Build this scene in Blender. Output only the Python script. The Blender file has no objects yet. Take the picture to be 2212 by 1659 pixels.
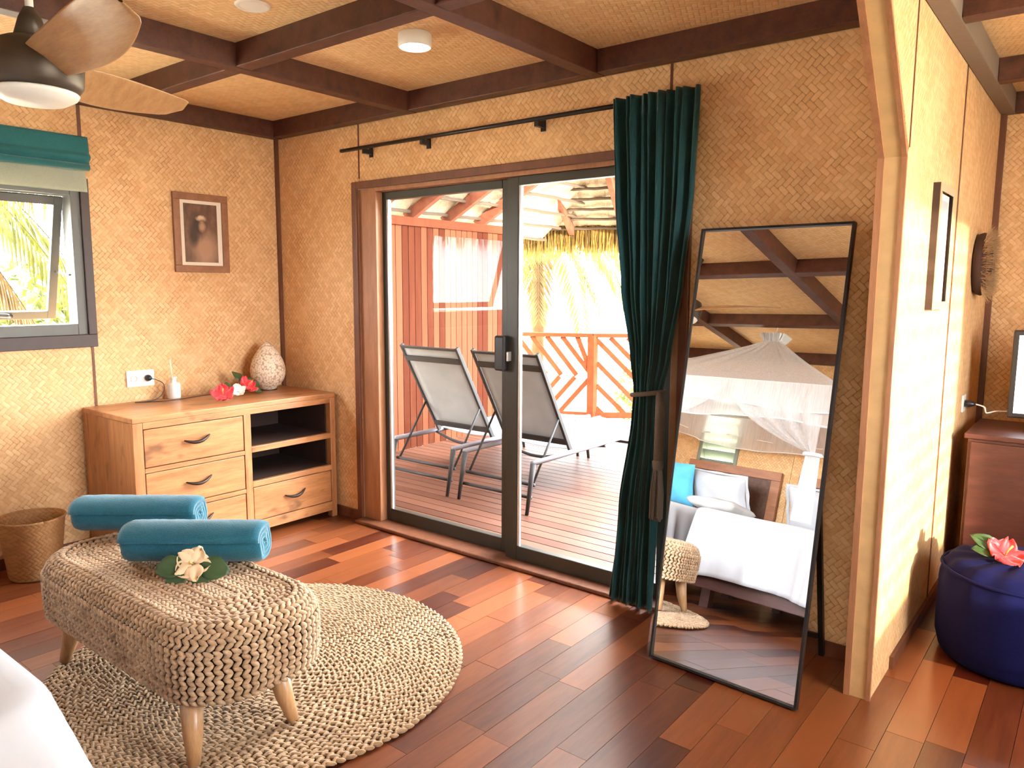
import bpy, bmesh, math, random
from mathutils import Vector, Matrix
random.seed(7)
PI = math.pi
S = bpy.context.scene
COL = S.collection

# ------------------------------------------------------------------ camera
CX, CY, CZ, YAW, PIT, ROL, FPX = 4.5072, -3.14, 1.5008, 0.6684, 0.1272, 0.0051, 1637.95
cam_d = bpy.data.cameras.new('camera')
cam = bpy.data.objects.new('camera', cam_d)
COL.objects.link(cam)
fw = Vector((-math.sin(YAW)*math.cos(PIT), math.cos(YAW)*math.cos(PIT), -math.sin(PIT)))
rt = Vector((math.cos(YAW), math.sin(YAW), 0))
up = rt.cross(fw)
r2 = rt*math.cos(ROL) + up*math.sin(ROL)
u2 = -rt*math.sin(ROL) + up*math.cos(ROL)
M = Matrix((r2, u2, -fw)).transposed().to_4x4()
M.translation = (CX, CY, CZ)
cam.matrix_world = M
cam_d.sensor_width = 36.0
cam_d.lens = FPX/2212*36.0
cam_d.clip_start = 0.02
cam_d.clip_end = 500
S.camera = cam

# ------------------------------------------------------------------ world, sun, exposure
w = bpy.data.worlds.new('sky'); S.world = w; w.use_nodes = True
nt = w.node_tree; nt.nodes.clear()
wo = nt.nodes.new('ShaderNodeOutputWorld'); bg = nt.nodes.new('ShaderNodeBackground')
bg.inputs[0].default_value = (0.93, 0.965, 1.0, 1); bg.inputs[1].default_value = 9.0
nt.links.new(bg.outputs[0], wo.inputs[0])
sun_d = bpy.data.lights.new('sun', 'SUN'); sun = bpy.data.objects.new('sun', sun_d); COL.objects.link(sun)
sun_d.energy = 4.0; sun_d.angle = math.radians(1.5); sun_d.color = (1.0, 0.86, 0.66)
sd = Vector((-0.80, 0.50, -0.22)).normalized()
sun.rotation_euler = sd.to_track_quat('-Z', 'Y').to_euler()
def portal(name, loc, direction, sx, sy):
    d = bpy.data.lights.new(name, 'AREA'); d.shape = 'RECTANGLE'; d.size = sx; d.size_y = sy
    o = bpy.data.objects.new(name, d); COL.objects.link(o); o.location = loc
    o.rotation_euler = Vector(direction).to_track_quat('-Z', 'Y').to_euler()
    d.cycles.is_portal = True
portal('sky_portal_door', (2.0, 0.09, 1.05), (0, -1, 0), 2.15, 2.1)
portal('sky_portal_window', (-0.115, -1.89, 1.62), (1, 0, 0), 1.25, 0.82)
portal('sky_portal_living', (6.29, -0.97, 1.65), (-1, 0, 0), 1.5, 1.6)
portal('sky_portal_louvre', (1.06, -4.6, 1.65), (0, 1, 0), 0.5, 1.0)
portal('sky_portal_rear', (4.825, -4.64, 1.22), (0, 1, 0), 0.85, 2.15)
vs = S.view_settings
vs.view_transform = 'Standard'; vs.look = 'None'; vs.gamma = 1.0; vs.use_curve_mapping = False
vs.exposure = 2.35
S.cycles.use_denoising = True
S.cycles.max_bounces = 14; S.cycles.diffuse_bounces = 8; S.cycles.glossy_bounces = 6
S.cycles.transparent_max_bounces = 24; S.cycles.transmission_bounces = 6
S.cycles.sample_clamp_indirect = 10.0
S.cycles.caustics_reflective = False; S.cycles.caustics_refractive = False

# ------------------------------------------------------------------ materials
def new_mat(name):
    m = bpy.data.materials.new(name); m.use_nodes = True
    t = m.node_tree; t.nodes.clear()
    out = t.nodes.new('ShaderNodeOutputMaterial')
    return m, t, out
class NT:
    def __init__(s, t): s.t = t
    def n(s, typ, **k):
        nd = s.t.nodes.new('ShaderNode'+typ)
        for a, b in k.items(): setattr(nd, a, b)
        return nd
    def l(s, a, b): s.t.links.new(a, b)
    def m(s, op, a, b=None, c=None):
        nd = s.n('Math', operation=op)
        for i, v in enumerate((a, b, c)):
            if v is None: continue
            if isinstance(v, (int, float)): nd.inputs[i].default_value = v
            else: s.l(v, nd.inputs[i])
        return nd.outputs[0]
    def mix(s, f, a, b, blend='MIX'):
        nd = s.n('Mix', data_type='RGBA', blend_type=blend)
        for sock, v in ((nd.inputs[0], f), (nd.inputs[6], a), (nd.inputs[7], b)):
            if isinstance(v, (int, float)): sock.default_value = v
            elif isinstance(v, (tuple, list)): sock.default_value = (*v[:3], 1)
            else: s.l(v, sock)
        return nd.outputs[2]
    def ramp(s, f, pts):
        nd = s.n('ValToRGB'); e = nd.color_ramp.elements
        while len(e) < len(pts): e.new(0.5)
        for i, (p, c) in enumerate(pts):
            e[i].position = p; e[i].color = (*c, 1) if len(c) == 3 else c
        s.l(f, nd.inputs[0]); return nd.outputs[0]
    def noise(s, vec=None, scale=5, detail=3, rough=0.5):
        nd = s.n('TexNoise'); nd.inputs['Scale'].default_value = scale
        nd.inputs['Detail'].default_value = detail; nd.inputs['Roughness'].default_value = rough
        if vec is not None: s.l(vec, nd.inputs['Vector'])
        return nd.outputs[0]
    def coord(s, kind='Object', scale=(1, 1, 1), loc=(0, 0, 0), rot=(0, 0, 0)):
        tc = s.n('TexCoord'); mp = s.n('Mapping')
        mp.inputs['Scale'].default_value = scale; mp.inputs['Location'].default_value = loc; mp.inputs['Rotation'].default_value = rot
        s.l(tc.outputs[kind], mp.inputs[0]); return mp.outputs[0]
    def bsdf(s, out, col, rough=0.5, metal=0.0, spec=None, bump=None, bd=0.002, bs=0.5, sheen=0.0):
        b = s.n('BsdfPrincipled')
        if isinstance(col, (tuple, list)): b.inputs['Base Color'].default_value = (*col[:3], 1)
        else: s.l(col, b.inputs['Base Color'])
        if isinstance(rough, (int, float)): b.inputs['Roughness'].default_value = rough
        else: s.l(rough, b.inputs['Roughness'])
        b.inputs['Metallic'].default_value = metal
        if spec is not None: b.inputs['Specular IOR Level'].default_value = spec
        if sheen: b.inputs['Sheen Weight'].default_value = sheen; b.inputs['Sheen Roughness'].default_value = 0.4
        if bump is not None:
            bp = s.n('Bump'); bp.inputs['Distance'].default_value = bd; bp.inputs['Strength'].default_value = bs
            s.l(bump, bp.inputs['Height']); s.l(bp.outputs[0], b.inputs['Normal'])
        if out is not None: s.l(b.outputs[0], out.inputs[0])
        return b
MATS = {}
def plain(name, col, rough=0.5, metal=0.0, var=0.12, scale=30, spec=None, bumpd=0.0, sheen=0.0):
    if name in MATS: return MATS[name]
    m, t, out = new_mat(name); q = NT(t)
    nz = q.noise(q.coord(), scale, 3)
    c = q.mix(q.m('MULTIPLY', nz, 1.0), tuple(x*(1-var) for x in col), tuple(min(1, x*(1+var)) for x in col))
    q.bsdf(out, c, rough, metal, spec, bump=nz if bumpd else None, bd=bumpd, sheen=sheen)
    MATS[name] = m; return m
def wood(name, dark, light, rough=0.4, stretch=(1, 14, 14), scale=3.0, tone=False, knots=0.0, spec=None, coat=0.0):
    m, t, out = new_mat(name); q = NT(t)
    base = q.coord('Object', stretch)
    at = None
    if tone:
        at = q.n('Attribute', attribute_name='tone')
        add = q.n('VectorMath', operation='ADD'); q.l(base, add.inputs[0])
        cb = q.n('CombineXYZ'); q.l(q.m('MULTIPLY', at.outputs['Fac'], 37.0), cb.inputs[2]); q.l(q.m('MULTIPLY', at.outputs['Fac'], 53.0), cb.inputs[0])
        q.l(cb.outputs[0], add.inputs[1]); base = add.outputs[0]
    g = q.noise(base, scale, 5, 0.6)
    g2 = q.noise(base, scale*6, 2, 0.5)
    f = q.m('ADD', q.m('MULTIPLY', g, 0.75), q.m('MULTIPLY', g2, 0.25))
    if tone:
        f = q.m('ADD', q.m('MULTIPLY', f, 0.5), q.m('SUBTRACT', q.m('MULTIPLY', at.outputs['Fac'], 0.62), 0.06))
    c = q.ramp(f, [(0.25, dark), (0.75, light)])
    if knots:
        k = q.noise(q.coord('Object', tuple(1+0.35*(x-1)*0.3 for x in stretch)), 5.0, 2)
        kk = q.ramp(k, [(0.62, (0, 0, 0)), (0.72, (1, 1, 1))])
        c = q.mix(q.m('MULTIPLY', kk, knots), c, tuple(x*0.25 for x in dark))
    b = q.bsdf(out, c, rough, 0, spec, bump=f, bd=0.0012, bs=0.4)
    if coat: b.inputs['Coat Weight'].default_value = coat; b.inputs['Coat Roughness'].default_value = 0.22
    MATS[name] = m; return m
def weave(name, axes, light, mid, dark, cell=0.0225, ang=45, bump=0.003):
    """twill-woven bamboo matting: strips pass over two, under two"""
    m, t, out = new_mat(name); q = NT(t)
    tc = q.n('TexCoord'); sp = q.n('SeparateXYZ')
    wob = q.n('TexNoise'); wob.inputs['Scale'].default_value = 4; q.l(tc.outputs['Object'], wob.inputs['Vector'])
    ad = q.n('VectorMath', operation='MULTIPLY_ADD'); q.l(wob.outputs['Color'], ad.inputs[0]); ad.inputs[1].default_value = (0.02,)*3
    q.l(tc.outputs['Object'], ad.inputs[2]); q.l(ad.outputs[0], sp.inputs[0])
    h, v = sp.outputs[axes[0]], sp.outputs[axes[1]]
    ca, sa = math.cos(math.radians(ang))/cell, math.sin(math.radians(ang))/cell
    a = q.m('ADD', q.m('MULTIPLY', h, ca), q.m('MULTIPLY', v, sa))
    b = q.m('SUBTRACT', q.m('MULTIPLY', v, ca), q.m('MULTIPLY', h, sa))
    ia, ib = q.m('FLOOR', a), q.m('FLOOR', b)
    fa, fb = q.m('FRACT', a), q.m('FRACT', b)
    k = q.m('FLOORED_MODULO', q.m('ADD', ia, ib), 4.0)
    over = q.m('LESS_THAN', k, 1.5)
    def prof(f): return q.m('MULTIPLY', q.m('MULTIPLY', f, q.m('SUBTRACT', 1.0, f)), 4.0)
    pr = q.m('ADD', q.m('MULTIPLY', over, prof(fb)), q.m('MULTIPLY', q.m('SUBTRACT', 1.0, over), prof(fa)))
    # ends dip under the crossing strip
    k0 = q.m('FLOORED_MODULO', k, 2.0)
    la = q.m('ADD', q.m('MULTIPLY', k0, 0.5), q.m('MULTIPLY', q.m('ADD', q.m('MULTIPLY', over, fa), q.m('MULTIPLY', q.m('SUBTRACT', 1.0, over), fb)), 0.5))
    pe = q.m('POWER', prof(la), 0.35)
    hgt = q.m('MULTIPLY', q.m('POWER', pr, 0.5), pe)
    cb = q.n('CombineXYZ')
    q.l(q.m('MULTIPLY', over, ib), cb.inputs[0]); q.l(q.m('MULTIPLY', q.m('SUBTRACT', 1.0, over), ia), cb.inputs[1]); q.l(over, cb.inputs[2])
    wn = q.n('TexWhiteNoise', noise_dimensions='3D'); q.l(cb.outputs[0], wn.inputs['Vector'])
    big = q.noise(tc.outputs['Object'], 1.6, 4, 0.6)
    fine = q.noise(tc.outputs['Object'], 60, 2, 0.6)
    tone = q.m('ADD', q.m('ADD', q.m('MULTIPLY', wn.outputs['Value'], 0.22), q.m('MULTIPLY', big, 0.50)), q.m('MULTIPLY', fine, 0.35))
    col = q.ramp(tone, [(0.30, mid), (0.75, light)])
    ed = q.ramp(hgt, [(0.12, (1, 1, 1)), (0.55, (0, 0, 0))])
    edn = q.m('MULTIPLY', ed, q.ramp(q.noise(tc.outputs['Object'], 7, 3), [(0.35, (0.08,)*3), (0.68, (0.75,)*3)]))
    col = q.mix(edn, col, dark)
    q.bsdf(out, col, 0.62, 0, 0.3, bump=hgt, bd=bump, bs=0.7)
    MATS[name] = m; return m
WL, WM, WD = (0.82, 0.53, 0.275), (0.60, 0.32, 0.135), (0.19, 0.08, 0.028)
weave('matting_yz', (1, 2), WL, WM, WD)
weave('matting_xz', (0, 2), WL, WM, WD)
weave('matting_xy', (0, 1), (0.86, 0.61, 0.34), (0.68, 0.42, 0.19), (0.34, 0.17, 0.06), ang=20)
weave('basket_cane', (1, 2), (0.44, 0.24, 0.10), (0.30, 0.145, 0.055), (0.10, 0.04, 0.015), cell=0.016)
BEAM = wood('beam_timber', (0.034, 0.007, 0.004), (0.125, 0.040, 0.022), 0.5, (5, 5, 5), 3.0, knots=0.5)
FLOORW = wood('floor_timber', (0.048, 0.007, 0.003), (0.23, 0.064, 0.020), 0.32, (16, 1.6, 8), 2.2, tone=True, spec=0.5, coat=0.4)
DECKW = wood('deck_timber', (0.060, 0.024, 0.015), (0.125, 0.054, 0.035), 0.5, (1.4, 14, 8), 2.2, tone=True, spec=0.10)
REDW = wood('red_cladding', (0.055, 0.013, 0.006), (0.13, 0.042, 0.021), 0.8, (14, 14, 1.2), 2.0, tone=True, spec=0.04)
RAFT = wood('rafter_timber', (0.13, 0.040, 0.024), (0.24, 0.095, 0.06), 0.8, (4, 4, 4), 3, spec=0.05)
RAILW = wood('rail_timber', (0.085, 0.018, 0.006), (0.17, 0.046, 0.017), 0.8, (6, 6, 6), 3, spec=0.04)
PINE = wood('dresser_timber', (0.24, 0.080, 0.025), (0.54, 0.25, 0.10), 0.36, (12, 1.3, 12), 2.6, knots=0.6)
PINEV = wood('dresser_timber_upright', (0.24, 0.080, 0.025), (0.52, 0.24, 0.095), 0.36, (12, 12, 1.3), 2.6, knots=0.4)
LEGW = wood('stool_leg_timber', (0.28, 0.13, 0.055), (0.62, 0.36, 0.17), 0.35, (9, 9, 1.2), 4)
HEADW = wood('headboard_timber', (0.22, 0.075, 0.03), (0.42, 0.17, 0.075), 0.42, (1.5, 10, 6), 3)
CABW = wood('cabinet_timber', (0.045, 0.012, 0.009), (0.095, 0.028, 0.02), 0.45, (1.5, 8, 8), 3)
TRIM = wood('trim_timber', (0.085, 0.024, 0.011), (0.19, 0.066, 0.028), 0.45, (8, 8, 1.5), 3)
JAMB = wood('door_jamb_timber', (0.26, 0.10, 0.045), (0.46, 0.22, 0.11), 0.4, (10, 10, 1.3), 3)
FANW = wood('fan_blade_timber', (0.34, 0.17, 0.075), (0.58, 0.34, 0.16), 0.3, (2, 12, 12), 3)
ALU = plain('grey_aluminium', (0.045, 0.041, 0.032), 0.45, 0.35, 0.08)
ALUB = plain('bright_aluminium_edge', (0.62, 0.62, 0.62), 0.3, 0.6, 0.05)
WFRAME = plain('window_frame_grey', (0.11, 0.105, 0.095), 0.45, 0.15, 0.08)
WTRIM = plain('window_trim_dark', (0.05, 0.028, 0.024), 0.5, 0, 0.15)
BLACK = plain('black_metal', (0.012, 0.010, 0.010), 0.4, 0.2, 0.1)
BLKP = plain('black_plastic', (0.015, 0.014, 0.016), 0.35, 0, 0.1)
WHITEP = plain('white_plastic', (0.80, 0.77, 0.72), 0.35, 0, 0.03)
BRONZE = plain('fan_bronze', (0.075, 0.054, 0.038), 0.45, 0.45, 0.1)
IRON = plain('iron_handle', (0.035, 0.018, 0.012), 0.45, 0.6, 0.3, 60)
LMET = plain('lounger_frame_metal', (0.030, 0.029, 0.031), 0.5, 0.0, 0.08, spec=0.15)
LALU = plain('lounger_rail_aluminium', (0.17, 0.17, 0.205), 0.45, 0.0, 0.06, spec=0.3)
SHEET = plain('white_cotton', (0.52, 0.52, 0.55), 0.85, 0, 0.03, 40, bumpd=0.001, sheen=0.2)
GREYC = plain('grey_cotton', (0.55, 0.53, 0.52), 0.85, 0, 0.04, 40)
BLUEC = plain('blue_cushion_cloth', (0.10, 0.45, 0.70), 0.8, 0, 0.3, 9, sheen=0.3)
NAVY = plain('navy_cloth', (0.003, 0.0035, 0.040), 0.95, 0, 0.25, 40, spec=0.15, sheen=0.0, bumpd=0.002)
TAPE = plain('tieback_rope', (0.10, 0.068, 0.050), 0.85, 0, 0.35, 160, bumpd=0.002)
REDF = plain('red_petal', (0.72, 0.035, 0.045), 0.5, 0, 0.3, 40, sheen=0.2)
CRMF = plain('cream_petal', (0.82, 0.60, 0.38), 0.55, 0, 0.15, 40, sheen=0.2)
WHTF = plain('white_petal', (0.85, 0.76, 0.66), 0.55, 0, 0.1, 40)
LEAF = plain('dark_leaf', (0.035, 0.075, 0.022), 0.45, 0, 0.4, 30)
DIRT = plain('sand_ground', (0.62, 0.55, 0.40), 0.9, 0, 0.2, 2)
STRAWC = plain('fibre_wreath', (0.42, 0.26, 0.13), 0.8, 0, 0.4, 60)
DARKF = plain('dark_fibre', (0.05, 0.02, 0.012), 0.8, 0, 0.4, 60)

def cloth(name, c1, c2, transl=0.15, scale=220, bd=0.0015):
    m, t, out = new_mat(name); q = NT(t)
    co = q.coord()
    nz = q.noise(co, scale, 2, 0.7); n2 = q.noise(co, 6, 3)
    f = q.m('ADD', q.m('MULTIPLY', nz, 0.6), q.m('MULTIPLY', n2, 0.4))
    c = q.ramp(f, [(0.3, c1), (0.7, c2)])
    b = q.bsdf(None, c, 0.8, 0, 0.25, bump=nz, bd=bd, sheen=0.35)
    tr = q.n('BsdfTranslucent'); q.l(c, tr.inputs[0])
    mx = q.n('MixShader'); mx.inputs[0].default_value = transl
    q.l(b.outputs[0], mx.inputs[1]); q.l(tr.outputs[0], mx.inputs[2]); q.l(mx.outputs[0], out.inputs[0])
    MATS[name] = m; return m
TEAL = cloth('teal_curtain_cloth', (0.005, 0.032, 0.038), (0.011, 0.062, 0.066), 0.10)
TEALB = cloth('teal_blind_cloth', (0.018, 0.12, 0.135), (0.035, 0.19, 0.20), 0.12)
SHEER = cloth('fill_diffuser_cloth', (0.34, 0.30, 0.24), (0.44, 0.39, 0.32), 0.7)
LINER = cloth('pale_liner_cloth', (0.55, 0.58, 0.45), (0.72, 0.74, 0.62), 0.5)
TOWEL = cloth('teal_towel_terry', (0.009, 0.075, 0.115), (0.022, 0.15, 0.21), 0.03, 260, 0.006)
LSLING = cloth('lounger_sling_mesh', (0.20, 0.198, 0.205), (0.30, 0.295, 0.30), 0.3, 400)
THATCH = cloth('thatch_straw', (0.24, 0.18, 0.115), (0.50, 0.42, 0.30), 0.1, 60)
THATCHD = plain('thatch_batten', (0.07, 0.045, 0.028), 0.8, 0, 0.3, 40)
FRINGE = cloth('thatch_fringe_straw', (0.13, 0.070, 0.015), (0.30, 0.19, 0.045), 0.45, 30)
PALM = cloth('palm_leaf', (0.035, 0.040, 0.004), (0.085, 0.078, 0.008), 0.5, 12)
PALMB = cloth('dry_palm_leaf', (0.05, 0.025, 0.007), (0.10, 0.055, 0.015), 0.4, 12)
HEDGE = cloth('shrub_leaf', (0.025, 0.035, 0.003), (0.09, 0.085, 0.012), 0.45, 6)
RUSH = cloth('braided_rush', (0.26, 0.150, 0.075), (0.58, 0.39, 0.235), 0.0, 45)
RUSHR = cloth('braided_rush_rug', (0.21, 0.115, 0.050), (0.47, 0.300, 0.165), 0.0, 45)
RUSHD = plain('rush_backing', (0.085, 0.045, 0.02), 0.9, 0, 0.3, 40)
def net_mat():
    m, t, out = new_mat('mosquito_netting'); q = NT(t)
    d = q.n('BsdfDiffuse'); d.inputs[0].default_value = (0.92, 0.93, 0.96, 1)
    tl = q.n('BsdfTranslucent'); tl.inputs[0].default_value = (0.92, 0.93, 0.96, 1)
    tr = q.n('BsdfTransparent')
    a = q.n('MixShader'); a.inputs[0].default_value = 0.5; q.l(d.outputs[0], a.inputs[1]); q.l(tl.outputs[0], a.inputs[2])
    b = q.n('MixShader'); nz = q.noise(q.coord('Object', (30, 30, 2)), 3, 3)
    q.l(q.ramp(nz, [(0.3, (0.48,)*3), (0.7, (0.60,)*3)]), b.inputs[0])
    q.l(tr.outputs[0], b.inputs[1]); q.l(a.outputs[0], b.inputs[2]); q.l(b.outputs[0], out.inputs[0])
    MATS['net'] = m; return m
NET = net_mat()
NETE = plain('net_white_edging', (0.88, 0.88, 0.90), 0.8, 0, 0.03)
def glass_mat(name, tint=(0.97, 0.985, 0.98), ior=1.5):
    m, t, out = new_mat(name); q = NT(t)
    tr = q.n('BsdfTransparent'); tr.inputs[0].default_value = (*tint, 1)
    gl = q.n('BsdfGlossy'); gl.inputs['Roughness'].default_value = 0.0
    ge = q.n('NewGeometry'); dt = q.n('VectorMath', operation='DOT_PRODUCT'); q.l(ge.outputs['Incoming'], dt.inputs[0]); q.l(ge.outputs['Normal'], dt.inputs[1])
    f0 = 0.2*((ior-1)/(ior+1))**2
    nz = q.noise(q.coord(), 2.0, 2)
    fm = q.m('ADD', q.m('MULTIPLY', q.m('POWER', q.m('SUBTRACT', 1.0, q.m('ABSOLUTE', dt.outputs['Value'])), 5.0), 0.7), q.m('ADD', q.m('MULTIPLY', nz, 0.005), f0))
    mx = q.n('MixShader'); q.l(fm, mx.inputs[0]); q.l(tr.outputs[0], mx.inputs[1]); q.l(gl.outputs[0], mx.inputs[2])
    q.l(mx.outputs[0], out.inputs[0]); MATS[name] = m; return m
GLASS = glass_mat('clear_pane')
PGLASS = glass_mat('picture_glass', (0.95, 0.95, 0.95))
def mirror_mat():
    m, t, out = new_mat('mirror_silver'); q = NT(t)
    c = q.mix(q.noise(q.coord(), 3, 2), (0.90, 0.90, 0.91), (0.93, 0.93, 0.94))
    q.bsdf(out, c, 0.0, 1.0); return m
MIRR = mirror_mat()
def emit(name, col, st):
    m, t, out = new_mat(name); q = NT(t)
    e = q.n('Emission'); q.l(q.mix(q.noise(q.coord(), 8, 1), col, tuple(x*0.96 for x in col)), e.inputs[0]); e.inputs[1].default_value = st
    q.l(e.outputs[0], out.inputs[0]); return m
LAMPE = emit('lamp_diffuser_lit', (1.0, 0.88, 0.70), 9.0)
def shell_mat():
    m, t, out = new_mat('shell_mosaic'); q = NT(t)
    v = q.n('TexVoronoi'); v.inputs['Scale'].default_value = 75; q.l(q.coord(), v.inputs['Vector'])
    c = q.ramp(v.outputs['Distance'], [(0.0, (0.86, 0.74, 0.58)), (0.5, (0.80, 0.66, 0.50)), (0.8, (0.46, 0.30, 0.20))])
    q.bsdf(out, c, 0.5, 0, 0.4, bump=v.outputs['Distance'], bd=-0.003, bs=0.8); return m
SHELL = shell_mat()
def photo_mat():
    """sepia print: a dark-haired figure with a pale flower headband, softly blurred"""
    m, t, out = new_mat('sepia_print'); q = NT(t)
    tc = q.n('TexCoord'); sp = q.n('SeparateXYZ')
    nzv = q.n('TexNoise'); nzv.inputs['Scale'].default_value = 9; q.l(tc.outputs['Generated'], nzv.inputs['Vector'])
    ad = q.n('VectorMath', operation='MULTIPLY_ADD'); q.l(nzv.outputs['Color'], ad.inputs[0]); ad.inputs[1].default_value = (0.08,)*3
    q.l(tc.outputs['Generated'], ad.inputs[2]); q.l(ad.outputs[0], sp.inputs[0])
    y, z = sp.outputs[1], sp.outputs[2]
    def ell(cy, cz, ry, rz, soft=0.5):
        a = q.m('DIVIDE', q.m('SUBTRACT', y, cy), ry); b = q.m('DIVIDE', q.m('SUBTRACT', z, cz), rz)
        d = q.m('SQRT', q.m('ADD', q.m('MULTIPLY', a, a), q.m('MULTIPLY', b, b)))
        return q.ramp(d, [(max(0, 1-soft)*0.7, (1, 1, 1)), (1.0, (0, 0, 0))])
    c = q.ramp(q.noise(tc.outputs['Generated'], 5, 4), [(0.3, (0.085, 0.04, 0.024)), (0.7, (0.20, 0.10, 0.06))])
    c = q.mix(ell(0.66, 0.26, 0.50, 0.42), c, (0.40, 0.22, 0.14))
    c = q.mix(ell(0.46, 0.68, 0.30, 0.30), c, (0.035, 0.017, 0.012))
    c = q.mix(ell(0.32, 0.50, 0.19, 0.26), c, (0.04, 0.02, 0.014))
    c = q.mix(ell(0.58, 0.66, 0.13, 0.12), c, (0.42, 0.23, 0.15))
    c = q.mix(ell(0.55, 0.80, 0.19, 0.055), c, (0.60, 0.42, 0.28))
    q.bsdf(out, c, 0.4); return m
PRINT = photo_mat()
PASSE = plain('white_passepartout', (0.78, 0.68, 0.55), 0.7, 0, 0.04)
GREYP = plain('grey_print', (0.42, 0.43, 0.44), 0.5, 0, 0.2, 14)

# ------------------------------------------------------------------ mesh builder
class MB:
    def __init__(s): s.v = []; s.f = []; s.t = []; s.tone = 0.5
    def add(s, vs, fs):
        o = len(s.v); s.v += [tuple(p) for p in vs]; s.f += [tuple(i+o for i in f) for f in fs]; s.t += [s.tone]*len(fs)
        return s
    def box(s, x0, x1, y0, y1, z0, z1, mtx=None):
        vs = [Vector(p) for p in ((x0,y0,z0),(x1,y0,z0),(x1,y1,z0),(x0,y1,z0),(x0,y0,z1),(x1,y0,z1),(x1,y1,z1),(x0,y1,z1))]
        if mtx is not None: vs = [mtx @ p for p in vs]
        return s.add(vs, [(0,3,2,1),(4,5,6,7),(0,1,5,4),(1,2,6,5),(2,3,7,6),(3,0,4,7)])
    def bar(s, a, b, wd, ht, upv=(0, 0, 1)):
        a, b = Vector(a), Vector(b); d = b-a; L = d.length; d.normalize()
        sx = d.cross(Vector(upv)).normalized(); uz = sx.cross(d)
        m = Matrix((d, sx, uz)).transposed().to_4x4(); m.translation = a
        return s.box(0, L, -wd/2, wd/2, -ht/2, ht/2, m)
    def tube(s, pts, r, n=8, caps=True):
        pts = [Vector(p) for p in pts]; rr = r if isinstance(r, (list, tuple)) else [r]*len(pts)
        vs = []; fs = []; ref = None
        for i, p in enumerate(pts):
            d = (pts[min(i+1, len(pts)-1)] - pts[max(i-1, 0)]).normalized()
            if ref is None:
                ref = Vector((0, 0, 1)) if abs(d.z) < 0.9 else Vector((1, 0, 0))
            a = d.cross(ref).normalized(); b = a.cross(d); ref = b
            for k in range(n):
                th = 2*PI*k/n; vs.append(p + (a*math.cos(th) + b*math.sin(th))*rr[i])
        for i in range(len(pts)-1):
            for k in range(n):
                k2 = (k+1) % n; fs.append((i*n+k, i*n+k2, (i+1)*n+k2, (i+1)*n+k))
        if caps:
            fs.append(tuple(range(n))); fs.append(tuple((len(pts)-1)*n+k for k in reversed(range(n))))
        return s.add(vs, fs)
    def lathe(s, prof, n=24, c=(0, 0, 0), mtx=None, caps=True):
        vs = []; fs = []; m = len(prof)
        for r, z in prof:
            for k in range(n):
                th = 2*PI*k/n; p = Vector((c[0]+r*math.cos(th), c[1]+r*math.sin(th), c[2]+z)); vs.append(mtx @ p if mtx is not None else p)
        for i in range(m-1):
            for k in range(n):
                k2 = (k+1) % n; fs.append((i*n+k, i*n+k2, (i+1)*n+k2, (i+1)*n+k))
        if caps and prof[0][0] > 1e-5: fs.append(tuple(reversed(range(n))))
        if caps and prof[-1][0] > 1e-5: fs.append(tuple((m-1)*n+k for k in range(n)))
        return s.add(vs, fs)
    def grid(s, fn, nu, nv, wrap_u=False):
        vs = [fn(i/(nu if wrap_u else nu-1), j/(nv-1)) for j in range(nv) for i in range(nu)]
        fs = []
        for j in range(nv-1):
            for i in range(nu if wrap_u else nu-1):
                i2 = (i+1) % nu; fs.append((j*nu+i, j*nu+i2, (j+1)*nu+i2, (j+1)*nu+i))
        return s.add(vs, fs)
    def prism(s, poly, axis, a, b):
        n = len(poly)
        def P(p, t):
            return {'x': (t, p[0], p[1]), 'y': (p[0], t, p[1]), 'z': (p[0], p[1], t)}[axis]
        vs = [P(p, a) for p in poly] + [P(p, b) for p in poly]
        fs = [tuple(reversed(range(n))), tuple(range(n, 2*n))] + [(i, (i+1) % n, n+(i+1) % n, n+i) for i in range(n)]
        return s.add(vs, fs)
    def build(s, name, mat, parent=None, smooth=False, bevel=0.0, solid=0.0, sub=0):
        me = bpy.data.meshes.new(name); me.from_pydata(s.v, [], s.f); me.update()
        bm = bmesh.new(); bm.from_mesh(me)
        a = bm.faces.layers.float.new('tone')
        bm.faces.ensure_lookup_table()
        for f, t in zip(bm.faces, s.t): f[a] = t
        bmesh.ops.recalc_face_normals(bm, faces=bm.faces)
        bm.to_mesh(me); bm.free()
        if smooth:
            for p in me.polygons: p.use_smooth = True
        me.materials.append(mat)
        o = bpy.data.objects.new(name, me); COL.objects.link(o)
        if parent is not None: o.parent = parent
        if bevel:
            b = o.modifiers.new('edge', 'BEVEL'); b.width = bevel; b.segments = 2; b.limit_method = 'ANGLE'
        if solid:
            b = o.modifiers.new('thick', 'SOLIDIFY'); b.thickness = solid; b.offset = 0
        if sub:
            b = o.modifiers.new('smooth', 'SUBSURF'); b.levels = sub; b.render_levels = sub
        return o
def tag(o, label=None, cat=None, group=None, kind=None):
    if label: o['label'] = label
    if cat: o['category'] = cat
    if group: o['group'] = group
    if kind: o['kind'] = kind
    return o
def empty(name, loc=(0, 0, 0), rz=0.0, **k):
    o = bpy.data.objects.new(name, None); COL.objects.link(o); o.location = loc; o.rotation_euler = (0, 0, rz); o.empty_display_size = 0.05
    return tag(o, **k)
def copy_tree(o, parent=None):
    c = o.copy(); COL.objects.link(c); c.parent = parent
    for ch in [x for x in bpy.data.objects if x.parent == o]: copy_tree(ch, c)
    return c
def boxes(name, mat, parent, lst, bevel=0.0, **k):
    m = MB()
    for b in lst: m.box(*b)
    return m.build(name, mat, parent, bevel=bevel, **k)
def struct(o, label, cat='structure'):
    return tag(o, label, cat, kind='structure')

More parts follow.
